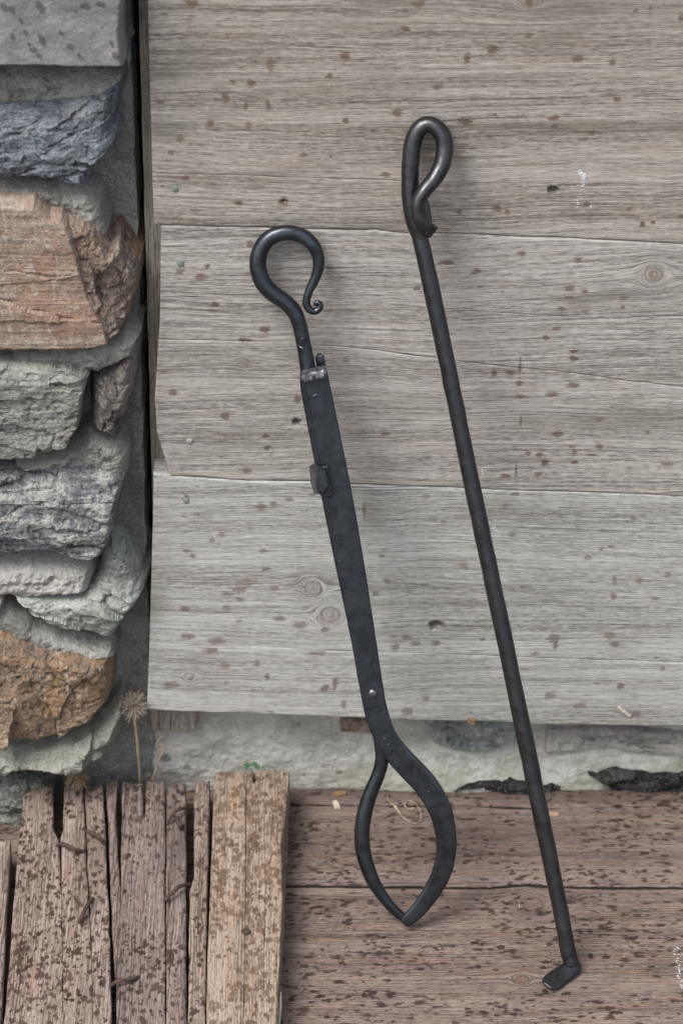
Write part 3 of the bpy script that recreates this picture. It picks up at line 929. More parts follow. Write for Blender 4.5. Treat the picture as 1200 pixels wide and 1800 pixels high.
def shim_map(s, t, h): return t, 0.022 - h, s
sx0, sx1 = wx(264, 1270, .022), wx(343, 1270, .022)
sz = at_wall(300, 1285, .022)[2]
so = timber('shim', shim_map, np.arange(sz, .125, .001), [const(sx0), const(sx0 + (sx1 - sx0) * .45), const(sx1)], [const(.0004)],
            (const(0), const(0)), .02, M_batten, PW, 88, dt=.0012)
so['label'] = 'short grey wood block wedged under the bottom plank'

# ---------------------------------------------------------------- stone wall on the left
SW = empty('stone_wall', (-0.2, 0.0, 0.0), 'rough wall of mixed slate and brown stones in grey mortar at the left', 'wall')


def cement_sheet():
    """the recessed grey render and the mortar bed behind the stones"""
    xe = wx(250, 600, .03)
    xs = graded(-0.75, xe, -0.26, xe, 0.0011, 0.012); zs = graded(-0.05, 1.3, -0.05, 0.66, 0.0011, 0.015)
    X, Z = np.meshgrid(xs, zs)
    xr = xe + .0016 * fbm(Z * 60, Z * 0, 4, 71) + .0012 * fbm(Z * 14, Z * 0, 2, 75) - .0012
    X = np.where(X > xe - .012, X + (xr - xe) * (X - xe + .012) / .012, X)
    d = .020 + .006 * sstep(.0, -.09, X - xe)
    Y = d - .004 * fbm(X * 22, Z * 22, 4, 72) - .0012 * fbm(X * 120, Z * 120, 4, 73) - .0004 * fbm(X * 500, Z * 500, 2, 74)
    # behind the stone corner the bed runs deeper
    Y = Y + .012 * sstep(-.035, -.012, X - xe) * (0.6 + .4 * fbm(Z * 9, Z * 0, 3, 76))
    V = np.stack([X.ravel(), Y.ravel(), Z.ravel()], 1)
    R, Cn = X.shape; idx = np.arange(R * Cn).reshape(R, Cn)
    F = np.stack([idx[:-1, :-1].ravel(), idx[:-1, 1:].ravel(), idx[1:, 1:].ravel(), idx[1:, :-1].ravel()], 1)
    # return face at the right edge, going back into the gap
    i0 = len(V)
    e = V[idx[:, -1]].copy(); e[:, 1] += .06
    V = np.concatenate([V, e])
    k = np.arange(R - 1)
    F = np.concatenate([F, np.stack([idx[:-1, -1], i0 + k, i0 + k + 1, idx[1:, -1]], 1)])
    at = {'spot': np.full(len(V), -1.0), 'moss': np.zeros(len(V))}
    return mesh_obj('render', V, F, M_cement, SW, True, at)


# the stone courses stop at the strip above the foundation
ce = cement_sheet()
ce['label'] = 'smooth grey cement behind and between the stones'

M_cap = stone_mat('grey_cap_slab', (0.135, 0.130, 0.145), (0.175, 0.170, 0.186), (0.225, 0.22, 0.238), 2, layer=(30, 30, 30), bump=.0003, fine=700, crack=0)
M_s1 = stone_mat('blue_grey_slate', (0.045, 0.055, 0.075), (0.13, 0.155, 0.195), (0.27, 0.30, 0.335), 12, layer=(9, 12, 70), rot=(0, .2, 0), bump=.0022, wet=.15,
                 lichen=.25, lich_col=(.33, .33, .31))
M_s2 = stone_mat('brown_bedded_stone', (0.19, 0.125, 0.085), (0.27, 0.195, 0.145), (0.34, 0.28, 0.225), 15, layer=(5, 8, 150), rot=(0, .04, 0), bump=.0009,
                 vein=.55, rustamt=.35, rust=(.33, .16, .09), crack=.25)
M_s2b = stone_mat('broken_brown_edge', (0.085, 0.070, 0.062), (0.21, 0.155, 0.120), (0.33, 0.27, 0.225), 16, layer=(60, 40, 14), bump=.0026, rustamt=.28)
M_s3 = stone_mat('grey_green_stone', (0.12, 0.135, 0.125), (0.21, 0.225, 0.205), (0.30, 0.30, 0.27), 18, layer=(9, 10, 70), rot=(0, .03, 0), bump=.0016,
                 rustamt=.2, rust=(.27, .20, .15))
M_s4 = stone_mat('dark_glossy_stone', (0.05, 0.052, 0.058), (0.15, 0.145, 0.14), (0.28, 0.26, 0.24), 21, layer=(55, 20, 16), rot=(0, .5, 0), bump=.0022, wet=.25,
                 rustamt=.12, rust=(.30, .16, .08))
M_s5 = stone_mat('dark_banded_slate', (0.030, 0.036, 0.045), (0.13, 0.14, 0.150), (0.36, 0.36, 0.335), 24, layer=(5, 8, 60), rot=(0, .02, 0), bump=.0014, wet=.1, dust=.2,
                 vein=.25)
M_s6 = stone_mat('pale_green_stone', (0.20, 0.225, 0.20), (0.30, 0.33, 0.30), (0.42, 0.45, 0.42), 27, layer=(8, 10, 60), rot=(0, -.3, 0), bump=.0013)
M_s7 = stone_mat('rust_brown_stone', (0.115, 0.085, 0.062), (0.215, 0.14, 0.085), (0.31, 0.21, 0.13), 33, layer=(28, 24, 22), rot=(0, .4, 0), bump=.002,
                 vein=.7, rustamt=.55, rust=(.30, .16, .06))
M_mort2 = mortar_mat('lumpy_mortar', (0.26, 0.26, 0.24), (0.42, 0.415, 0.385), 13.0, moss=.25, dark=.45, bump=.0022)

cap_sp = []
for (a, b, ra, rb) in [(8, 8, 8, 10), (22, 12, 8, 9), (72, 8, 8, 14), (150, 6, 11, 8), (178, 3, 12, 6), (38, 33, 5, 8), (46, 52, 6, 8), (24, 60, 6, 7), (75, 66, 7, 15),
                       (52, 73, 4, 5), (60, 83, 9, 6), (125, 78, 7, 9), (108, 53, 6, 6), (133, 15, 4, 4), (197, 72, 4, 9), (204, 93, 8, 8), (70, 94, 7, 6), (140, 93, 4, 6),
                       (180, 42, 3, 2), (206, 20, 3, 3), (14, -30, 6, 9), (90, -40, 8, 8), (-40, 30, 8, 10), (-90, 60, 9, 9)]:
    p = at_wall(a, b, -.03); cap_sp.append((p[0], p[2], ra / 2400 * 1.3, rb / 2030 * 1.3, -.35))
relief_mesh('slab', [(-420, 101), (-100, 97), (60, 97), (140, 99), (226, 100), (221, 85), (218, 60), (216, 35), (219, 10), (221, -20), (219, -120), (-420, -125)],
            -.034, .018, M_cap, SW, 21, edge=.0035, ragged=.0006, rough=.0006, fine=.00015, power=.35, spots=cap_sp, label='smooth grey slab with dark drop marks above the slates')
relief_mesh('mortar', [(-420, 112), (60, 108), (170, 118), (218, 128), (222, 160), (180, 178), (60, 190), (-420, 196)], -.006, .022, M_mort2, SW, 22,
            edge=.014, rough=.004, right_fall=(.02, .010), fine=.0008, grit=.0022)
relief_mesh('stone', [(-300, 196), (-60, 186), (60, 178), (130, 172), (170, 160), (190, 138), (212, 136), (226, 158), (212, 190), (204, 222), (216, 246), (200, 268),
                      (178, 280), (163, 292), (159, 318), (120, 324), (96, 314), (60, 308), (-60, 298), (-300, 302)], -.024, .016, M_s1, SW, 23,
            edge=.010, facets=46, facet_amp=.0035, shear=-.15, shelf=(.72, .008, .2), right_fall=(.030, .026), rough=.003, label='blue-grey slate stone with chipped layered face', top_fall=.004)
relief_mesh('mortar', [(-420, 298), (60, 306), (130, 318), (160, 318), (180, 345), (192, 400), (195, 432), (170, 432), (125, 400), (110, 366), (60, 345), (-420, 345)],
            -.010, .020, M_mort2, SW, 24, edge=.010, rough=.003, fine=.0008, grit=.0022)
relief_mesh('stone', [(-300, 340), (20, 338), (62, 340), (92, 362), (112, 362), (125, 380), (145, 440), (160, 500), (190, 560), (196, 588), (150, 598), (60, 600), (-300, 606)],
            -.030, .014, M_s2, SW, 25, edge=.0035, rough=.0009, facets=7, facet_amp=.0012, stretch=(1.0, 4.0), ragged=.001,
            label='flat brown bedded stone with fine white scratches', power=.35, bedding=.00018, slope=.10, grit=.0002, fine=.0002)
relief_mesh('stone', [(108, 362), (150, 376), (172, 392), (195, 432), (212, 420), (232, 455), (250, 470), (248, 505), (236, 545), (220, 574), (190, 590), (168, 566), (142, 505), (124, 432)],
            -.024, .018, M_s2b, SW, 26, edge=.006, facets=34, facet_amp=.004, stretch=(2.4, 1.0), right_fall=(.034, .022), rough=.003,
            label='broken brown stone edge beside the flat brown stone')
relief_mesh('mortar', [(-420, 602), (100, 600), (190, 586), (222, 578), (250, 592), (240, 620), (200, 640), (165, 652), (140, 640), (60, 628), (-420, 628)],
            -.016, .020, M_mort2, SW, 27, edge=.008, rough=.003, fine=.0008, grit=.0022, right_fall=(.02, .014))
relief_mesh('stone', [(-300, 622), (20, 622), (120, 632), (148, 640), (158, 652), (150, 700), (144, 735), (126, 768), (92, 786), (40, 798), (-300, 800)], -.032, .014, M_s3, SW, 28,
            edge=.0045, facets=26, facet_amp=.0022, shelf=(.80, .006, .2), rough=.0016, stretch=(1.0, 2.2), right_fall=(.014, .008), label='grey-green stone with fine pits below the brown stone', bot_fall=.003, power=.4)
relief_mesh('stone', [(162, 655), (188, 648), (208, 606), (232, 590), (252, 592), (254, 616), (244, 670), (228, 720), (216, 762), (196, 768), (176, 756), (158, 744), (156, 706)], -.020, .020,
            M_s4, SW, 29, edge=.012, facets=30, facet_amp=.004, stretch=(2.0, 1.0), right_fall=(.022, .020), rough=.003, label='dark glossy stone with an orange flank in the corner')
relief_mesh('mortar', [(-420, 800), (20, 800), (90, 786), (130, 768), (158, 748), (215, 768), (232, 790), (226, 826), (205, 828), (160, 815), (100, 822), (-420, 826)], -.016, .020, M_mort2,
            SW, 30, edge=.008, rough=.004, fine=.0008, grit=.0022, right_fall=(.016, .014))
relief_mesh('stone', [(-300, 822), (60, 816), (150, 808), (210, 818), (228, 838), (214, 872), (206, 910), (197, 940), (186, 968), (142, 978), (110, 966), (60, 962), (-300, 966)], -.030, .016,
            M_s5, SW, 31, edge=.007, facets=34, facet_amp=.0024, stretch=(1.0, 3.4), shelf=(.62, .008, .3), right_fall=(.018, .018), rough=.002, label='dark banded slate stone with two round damp marks', bedding=.0006, slope=.35,
            spots=[(at_wall(102, 914, -.03)[0], at_wall(102, 914, -.03)[2], .0055, .0062, 0), (at_wall(142, 937, -.03)[0], at_wall(142, 937, -.03)[2], .0034, .0034, 0),
                   (at_wall(178, 868, -.03)[0], at_wall(178, 868, -.03)[2], .004, .003, 0), (at_wall(82, 836, -.03)[0], at_wall(82, 836, -.03)[2], .004, .003, 0)])
relief_mesh('mortar', [(-420, 968), (110, 970), (168, 982), (172, 1008), (160, 1034), (100, 1044), (-420, 1044)], -.020, .020, mortar_mat('pale_mortar', (0.36, 0.355, 0.33), (0.50, 0.49, 0.46), 19.0, moss=.35, dark=.2, bump=.0016),
            SW, 32, edge=.012, rough=.002, fine=.0008, grit=.0022, right_fall=(.014, .008))
relief_mesh('stone', [(14, 1028), (100, 1042), (158, 1034), (176, 1004), (192, 966), (215, 975), (238, 1000), (262, 1046), (246, 1066), (222, 1090), (204, 1122), (196, 1132), (150, 1112), (110, 1106),
                      (60, 1082), (18, 1054)], -.030, .016, M_s6, SW, 33, edge=.008, facets=26, facet_amp=.0035, shear=.35, right_fall=(.026, .020), rough=.002, bot_fall=.014, shelf=(.42, .016, .35),
            label='pale green ledge stone with olive lichen marks',
            spots=[])
relief_mesh('stone', [(-300, 1030), (-20, 1036), (12, 1040), (10, 1062), (-300, 1070)], -.026, .016, M_s6, SW, 43, edge=.006, facets=8, rough=.002)
relief_mesh('mortar', [(-420, 1056), (20, 1056), (70, 1090), (150, 1112), (200, 1128), (208, 1150), (150, 1150), (60, 1140), (20, 1116), (-420, 1110)], -.020, .020, M_mort2, SW, 34, edge=.008, rough=.003, fine=.0008, grit=.0022)
relief_mesh('stone', [(-300, 1096), (10, 1098), (36, 1112), (66, 1126), (112, 1134), (160, 1142), (204, 1142), (202, 1190), (196, 1236), (170, 1262), (112, 1290), (70, 1306), (20, 1300), (-300, 1296)],
            -.034, .014, M_s7, SW, 35, edge=.010, facets=22, facet_amp=.0035, stretch=(2.2, 1.0), right_fall=(.030, .016), rough=.002, label='rust brown stone with broken facets above the bulging mortar',
            bot_fall=.006)
relief_mesh('mortar', [(-420, 1296), (30, 1300), (76, 1306), (130, 1288), (180, 1262), (214, 1236), (220, 1262), (210, 1298), (180, 1326), (150, 1344), (120, 1350), (90, 1346), (60, 1344), (20, 1352), (-420, 1372)],
            -.028, .022, M_moss_mortar, SW, 36, edge=.012, rough=.006, facets=16, facet_amp=.003, slope=.4, fine=.0008, grit=.0028, label='bulging mossy mortar lump under the rust brown stone')
relief_mesh('stone', [(-300, 1360), (10, 1358), (50, 1346), (86, 1350), (96, 1380), (90, 1420), (40, 1446), (-300, 1450)], -.012, .024, stone_mat('mossy_rubble', (.06, .07, .055), (.20, .22, .19), (.36, .38, .35), 41, layer=(40, 40, 50), bump=.003, lichen=.6, lich_col=(.12, .15, .06)),
            SW, 37, edge=.010, facets=40, facet_amp=.004, rough=.004, label='mossy crumbling rubble stone at the wall foot')
# further stones of the same wall outside the picture
r_ = random.Random(3)
py = -160
for k, (a, b) in enumerate([(-120, -420), (-430, -700), (-120, 190), (200, 420), (430, 700), (710, 960), (970, 1180), (1190, 1420)]):
    y0, y1 = min(a, b), max(a, b)
    xr = -320 if k > 1 else 215
    for j in range(2 if k > 1 else 3):
        xl = xr - r_.randint(240, 340)
        relief_mesh('stone', [(xl, y0 + 12), ((xl + xr) / 2, y0 + r_.randint(0, 14)), (xr - 14, y0 + 10), (xr - 4, (y0 + y1) / 2), (xr - 18, y1 - 12), ((xl + xr) / 2, y1 - r_.randint(0, 16)), (xl + 8, y1 - 12)],
                    -.03, .016, (M_s3, M_s5, M_s2, M_s7, M_s1)[(k * 2 + j) % 5], SW, 500 + k * 5 + j, step=.003, edge=.010, facets=14, rough=.003)
        xr = xl - 6

# added near-black box, painting the shade of the cavity behind the wall gap
bx('backing', (-0.75, .095, -0.05), (X_R, .16, 1.5), plain_mat('dark_cavity', (.02, .018, .016), (.04, .036, .03)), SW, jit=0, label='near-black backing added for the shade deep in the gap')

# ---------------------------------------------------------------- platform (horizontal timbers the tools stand on)
PF = empty('wooden_platform', (0, -0.2, -0.05), 'reddish brown spotted timber platform that the iron tools stand on', None, None, 'structure')


def floor_map(s, t, h): return s, t, h


def floor_curve(pts, z=0.0):
    return interp([(at_floor(px, py, z)[0], at_floor(px, py, z)[1]) for (px, py) in pts])


def rnd_spots(n, s0, s1, t0, t1, seed, kmin, kmax, ell=1.8, pw=2.0):
    r = random.Random(seed); out = []
    for _ in range(n):
        k = kmin + (kmax - kmin) * r.random() ** pw
        a, b = r.uniform(s0, s1), r.uniform(t0, t1)
        if r.random() > .62 + .75 * float(vnoise(a * 13 + seed, b * 34, seed)): continue     # thick in some places, thin in others
        out.append((a, b, k * ell * r.uniform(.7, 1.3), k * r.uniform(.7, 1.2)))
        if r.random() < .5:      # blots come in little groups
            out.append((a + r.gauss(0, k * ell), b + r.gauss(0, k * 1.5), k * ell * .6, k * .6))
    return out


back = lambda s: np.zeros_like(s) + 0.031
dk1 = floor_curve([(-700, 1556), (500, 1556), (560, 1556), (700, 1557), (860, 1559), (900, 1555), (925, 1553), (960, 1556), (1040, 1558), (1200, 1559), (2000, 1565)])
dcr = floor_curve([(-700, 1415), (500, 1414), (640, 1416), (800, 1416), (960, 1421), (1000, 1420), (1200, 1417), (2000, 1417)])
dk1b = lambda s: dk1(s) - .0028
dfr = const(at_floor(600, 1808)[1])
sd_ = graded(-0.75, 0.62, -0.262, 0.262, 0.0011, 0.008)
fl = lambda px, py: at_floor(px, py)[:2]
timber('plank', floor_map, sd_, [dk1, dcr, lambda s: back(s) + .002 * fbm(s * 14, s * 0, 3, 5)], [gapf([(-900, 1.4), (560, 2.6), (700, 2.0), (940, 3.0), (1060, .4), (2000, .4)])],
       (const(0), const(0)), .045, M_deck, PF, 601,
       spots=rnd_spots(3300, -.3, .3, dk1(np.array([0.]))[0], .03, 11, .0006, .0028, 1.9),
       stains_shade=[(*fl(640, 1400), .12, .02, .65), (*fl(1000, 1405), .12, .014, .6), (*fl(800, 1470), .12, .03, .45), (*fl(560, 1650), .03, .05, .5)], dz=(0, .0012), round_=.0016, warp=.006, dt=.0012)  # areas along the back: stain plus painted shade near the wall
timber('plank', floor_map, sd_, [dfr, dk1b], [], (const(0), const(0)), .045, M_deck, PF, 602,
       spots=rnd_spots(3600, -.3, .3, -.26, dk1(np.array([0.]))[0], 12, .0006, .0031, 1.9),
       stains_shade=[(*fl(930, 1600), .016, .014, .7), (*fl(920, 1725), .012, .006, .5), (*fl(800, 1580), .1, .008, .4)],
       knots=[(*fl(937, 1590), .008, 0.9), (*fl(917, 1722), .004, 1.3)], warp=.006, round_=.0014, dt=.0012)
# dark strips put shade and soil into the plank joint and the long crack
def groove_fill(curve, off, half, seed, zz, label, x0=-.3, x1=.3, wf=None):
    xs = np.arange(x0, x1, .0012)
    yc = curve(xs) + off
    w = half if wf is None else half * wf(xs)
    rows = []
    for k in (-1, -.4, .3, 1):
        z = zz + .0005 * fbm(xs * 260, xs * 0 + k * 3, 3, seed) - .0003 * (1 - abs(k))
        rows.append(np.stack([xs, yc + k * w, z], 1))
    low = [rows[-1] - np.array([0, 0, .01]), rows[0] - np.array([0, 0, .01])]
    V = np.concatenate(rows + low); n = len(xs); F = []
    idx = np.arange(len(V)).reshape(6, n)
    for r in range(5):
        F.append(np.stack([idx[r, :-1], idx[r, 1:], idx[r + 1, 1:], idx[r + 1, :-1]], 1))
    o = mesh_obj('groove_shade', V, np.concatenate(F), M_groove_shade, PF, True)
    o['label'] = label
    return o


M_groove_shade = plain_mat('dark_groove_shade', (.010, .008, .006), (.030, .023, .018), 500, .95, .0005)
groove_fill(dk1, -.0016, .0022, 5, -.0009, 'dark strip added for shade and soil in the joint between the two platform planks')
groove_fill(dcr, 0, .0009, 6, -.0006, 'dark strip added for shade and soil in the long crack of the rear platform plank', wf=lambda x: np.clip(1.2 + .9 * fbm(x * 30, x * 0, 3, 9), .2, 2) * (x < .19))
y_prev = at_floor(600, 1808)[1] - .0015
for k in range(2):
    timber('plank', floor_map, np.linspace(-.75, .62, 160), [const(y_prev - .15), const(y_prev)], [], (const(0), const(0)), .045, M_deck, PF, 610 + k,
           spots=rnd_spots(700, -.7, .6, y_prev - .15, y_prev, 20 + k, .0012, .004, 2.0), dt=.0025)
    y_prev -= .1515
for xj in (-.5, -.05, .42):
    bx('joist', (xj - .04, y_prev + .02, Z_GROUND), (xj + .04, .03, -.0462), M_rust if False else plain_mat('joist_wood', (.09, .06, .05), (.15, .10, .08), 40), PF, jit=0)
wmf = lambda px, py: (at_floor(px, py, .0012), UX, UY, UZ)
chalk([((1188, 1668), (1198, 1740), 70, 3.0)], PF, wmf, 1.6, 9, 'white chalky streak on the platform at the right edge')
chalk([((600, 1380), (1190, 1700), 26, 120.0)], PF, wmf, 1.2, 10, 'scattered white specks on the platform')


# ================================================================== LOOSE BOARDS
def edge_of(z, pts):
    q = [at_floor(px, py, z) for (px, py) in pts]
    return interp([(p[1], p[0]) for p in q])


def gap_of(z, pts):
    return interp([(at_floor(300, py, z)[1], w / 2330.0) for (py, w) in pts])


def board(label, name, z, thick, edges, gaps, top, mat, seed, nspots, knots=(), stains_shade=(), dz=(), tear=.004, kmax=.0030, near=1870, dzs=None, holes=(), warp=.004, group=None, spotk=.0007):
    yn, yf = at_floor(300, near, z)[1], at_floor(300, top, z)[1]
    S = graded(yn, yf, at_floor(300, 1815, z)[1], yf, .0011, .004)
    bs = [edge_of(z, e) for e in edges]
    xs = [float(b(np.array([(yn + yf) / 2]))[0]) for b in bs]
    root = empty(name, ((xs[0] + xs[-1]) / 2, (yn + yf) / 2, z - thick), label, 'board', group)
    sp = [(a, b, ra, rb) for (a, b, ra, rb) in rnd_spots(int(nspots * 2.1), yn, yf, xs[0] - .004, xs[-1] + .004, seed, spotk, kmax, 1.5, 2.2)]
    kn = [(at_floor(px, py, z)[1], at_floor(px, py, z)[0], r, e) for (px, py, r, e) in knots]
    stn = [(at_floor(px, py, z)[1], at_floor(px, py, z)[0], ra, rb, am) for (px, py, ra, rb, am) in stains_shade]
    hl = [(at_floor(px, py, z)[1], at_floor(px, py, z)[0], ra, rb, dp) for (px, py, ra, rb, dp) in holes]
    timber('wood', lambda s, t, h: (t, s, z + h), S, bs, [gap_of(z, g) for g in gaps], (const(0), const(0)), thick, mat, root, seed,
           spots=sp, knots=kn, stains_shade=stn, holes=hl, dz=dz, tear=tear, round_=.0016, relief=.0004, warp=warp, dt=.0010)
    return root


Z1 = .030
GB = 'old spotted boards lying side by side on the platform'
b0 = board('dark reddish board lying at the far left edge with only its right side in view', 'weathered_board', Z1, .026,
           [[(-90, 1477), (-110, 1870)], [(19, 1477), (15, 1530), (2, 1800), (0, 1870)]], [], 1477, M_board, 701, 160, group=GB)
bA = board('wide pinkish brown board with its far end split into two prongs', 'weathered_board', Z1, .026,
           [[(44, 1382), (31, 1488), (20, 1640), (7, 1800), (3, 1870)], [(103, 1372), (102, 1465), (106, 1480), (108, 1600), (112, 1870)],
            [(148, 1372), (152, 1500), (160, 1650), (163, 1870)], [(180, 1371), (186, 1480), (191, 1582), (194, 1700), (197, 1870)]],
           [[(1370, 21), (1455, 17), (1470, 4), (1545, .9), (1600, .1), (1870, .05)], [(1370, 3), (1420, 2), (1560, 1.0), (1660, .4), (1700, .05), (1870, .05)]],
           1376, M_board, 702, 620, kmax=.0034, dz=(0, -.001, -.002), stains_shade=[(170, 1500, .07, .012, .6), (75, 1400, .02, .012, .6), (130, 1400, .015, .02, .6), (150, 1760, .05, .010, .4)], group=GB)
bC = board('thin splintered strip tapering between the split board and the grey nailed board', 'wood_splinter', Z1 - .004, .022,
           [[(185, 1372), (190, 1440), (194, 1560), (200, 1700), (203, 1712)], [(208, 1372), (203, 1430), (208, 1500), (212, 1560), (213, 1600), (208, 1680), (206, 1712)]], [], 1374, M_board_grey,
           703, 60, near=1712, tear=.008, group=GB)
bD = board('greyish cracked board with three bent rusty nails and a dark broken slot beside it', 'weathered_board', Z1, .026,
           [[(215, 1369), (213, 1480), (213, 1560), (206, 1700), (203, 1870)], [(254, 1369), (254, 1430), (256, 1870)], [(293, 1369), (291, 1420), (291, 1600), (329, 1870)][:3] + [(291, 1870)],
            [(326, 1369), (327, 1560), (328, 1870)]],
           [[(1369, 5), (1415, 4), (1440, .1), (1870, .05)], [(1369, 5), (1400, 2), (1480, 1.6), (1600, 1.5), (1700, 1.0), (1870, .8)]], 1373, M_board_grey, 704, 560,
           dz=(0, 0, -.0015), stains_shade=[(315, 1480, .05, .012, .6), (300, 1420, .02, .01, .6), (240, 1700, .04, .02, .3)], group=GB)
bE = board('narrow reddish board squeezed beside the wide tan board', 'weathered_board', Z1 + .001, .026,
           [[(341, 1366), (341, 1540), (333, 1566), (330, 1870)], [(369, 1366), (366, 1500), (362, 1700), (359, 1870)]], [], 1369, M_board, 705, 210, group=GB)
Z5 = .034
bF = board('wide tan board with brown blots and an orange right edge, rightmost of the loose boards', 'weathered_board', Z5, .030,
           [[(376, 1353), (371, 1520), (364, 1700), (361, 1870)], [(432, 1353), (431, 1600), (427, 1870)], [(462, 1353), (466, 1500), (462, 1870)], [(509, 1355), (502, 1430), (496, 1488), (497, 1582), (490, 1700), (485, 1870)]],
           [[(1353, 1.2), (1375, .1), (1420, .1), (1440, .35), (1600, .4), (1800, .3), (1870, .1)], [(1353, .05), (1870, .05)]], 1356, M_board_tan, 706, 560, kmax=.0042, dz=(0, -.0006, 0),
           knots=[(423, 1459, .0030, 1.2)], holes=[(447, 1366, .0075, .0014, .006)], tear=.002, group=GB)
# hidden bearer that carries the loose boards at their far ends
bx('bearer', (at_floor(-60, 1600, 0)[0], at_floor(300, 1700)[1], .0), (at_floor(490, 1600, 0)[0], at_floor(300, 1660)[1], .0042), plain_mat('bearer_wood', (.10, .07, .06), (.16, .11, .09), 50), PF, jit=0)


# ------------------------------------------------------------------ sweeps
def smooth_path(pts, n):
    P = np.array(pts, float)
    d = np.concatenate([[0], np.cumsum(np.linalg.norm(np.diff(P[:, :3], axis=0), axis=1))])
    t = np.linspace(0, d[-1], n)
    # cubic hermite (Catmull-Rom) through the points
    m = np.zeros_like(P)
    m[1:-1] = (P[2:] - P[:-2]) / (d[2:] - d[:-2])[:, None]
    m[0] = (P[1] - P[0]) / (d[1] - d[0]); m[-1] = (P[-1] - P[-2]) / (d[-1] - d[-2])
    k = np.clip(np.searchsorted(d, t, 'right') - 1, 0, len(P) - 2)
    h = d[k + 1] - d[k]; u = (t - d[k]) / h
    u = u[:, None]; h = h[:, None]
    return (2 * u ** 3 - 3 * u ** 2 + 1) * P[k] + (u ** 3 - 2 * u ** 2 + u) * h * m[k] + (-2 * u ** 3 + 3 * u ** 2) * P[k + 1] + (u ** 3 - u ** 2) * h * m[k + 1]


def sweep(name, pts, mat, parent, normal, n=120, seg=24, wob=0.00012, seed=1, cap=(1, 1), label=None, attrs=None):
    """pts rows: x y z width thickness squareness; the width lies across the path, the thickness along `normal`."""
    R = smooth_path(pts, n)
    P = R[:, :3]; W = R[:, 3] / 2; T_ = R[:, 4] / 2; E = np.clip(R[:, 5], 2, 12)
    tan = np.gradient(P, axis=0); tan /= np.linalg.norm(tan, axis=1)[:, None]
    if callable(normal): N = np.array([normal(i / (n - 1)) for i in range(n)])
    else: N = np.tile(np.array(normal, float), (n, 1))
    N = N - tan * (N * tan).sum(1)[:, None]; N /= np.linalg.norm(N, axis=1)[:, None]
    U = np.cross(tan, N)
    V = []
    def ring(i, k, shift):
        a = np.linspace(0, 2 * pi, seg, endpoint=False)
        c, s = np.cos(a), np.sin(a)
        e = 2.0 / E[i]
        x = np.sign(c) * np.abs(c) ** e * W[i] * k; y = np.sign(s) * np.abs(s) ** e * T_[i] * k
        w = 1 + (wob / max(W[i], 1e-5)) * vnoise(np.full(seg, i * .18 + seed * 7.0) + c * .8, s * .8 + seed, seed)
        return P[i] + tan[i] * shift + (x * w)[:, None] * U[i] + (y * w)[:, None] * N[i]
    rows = []
    r0 = min(W[0], T_[0]); r1 = min(W[-1], T_[-1])
    if cap[0]:
        for k, sh in ((.45, -.42), (.8, -.28), (.94, -.12)): rows.append(ring(0, k, sh * r0 * cap[0]))
    for i in range(n): rows.append(ring(i, 1, 0))
    if cap[1]:
        for k, sh in ((.94, .12), (.8, .28), (.45, .42)): rows.append(ring(n - 1, k, sh * r1 * cap[1]))
    m = len(rows)
    V = np.concatenate(rows)
    F = []
    for i in range(m - 1):
        for k in range(seg):
            F.append((i * seg + k, i * seg + (k + 1) % seg, (i + 1) * seg + (k + 1) % seg, (i + 1) * seg + k))
    F.append(tuple(range(seg - 1, -1, -1))); F.append(tuple((m - 1) * seg + k for k in range(seg)))
    o = mesh_obj(name, V, F, mat, parent, True, flat_angle=radians(38))
    if label: o['label'] = label
    return o


class Lean:
    """the plane in which a leaning tool lies; photograph pixels are turned into points on it"""
    def __init__(s, foot, top):
        s.b = (top[1] - foot[1]) / (top[2] - foot[2]); s.a = foot[1] - s.b * foot[2]
        s.k = math.sqrt(1 + s.b ** 2)
        s.N = np.array([0, -1.0, s.b]) / s.k

    def p(s, px, py, off=0.0):
        d = ray(px, py)
        # y - b z = a - off*k
        t = (s.a - off * s.k - (CAM[1] - s.b * CAM[2])) / (d[1] - s.b * d[2])
        return CAM + d * t

    def row(s, px, py, off, w, th=None, e=2.0, sc=2420.0):
        q = s.p(px, py, off)
        w = w / sc
        th = w if th is None else th
        return (*q, w, th, e)


M_iron = metal_mat('forged_black_iron', (0.052, 0.060, 0.070), .28, .92, .03, seed=1.0)
M_iron_brown = metal_mat('forged_brown_black_iron', (0.056, 0.057, 0.062), .30, .90, .08, seed=4.0, specks=.3)
M_iron_worn = metal_mat('worn_bright_iron', (0.06, 0.065, 0.07), .38, .85, .1, worn=.85, seed=7.0)
M_iron_rivet = metal_mat('rivet_iron', (0.09, 0.095, 0.10), .32, .9, .05, worn=.2, seed=9.0)

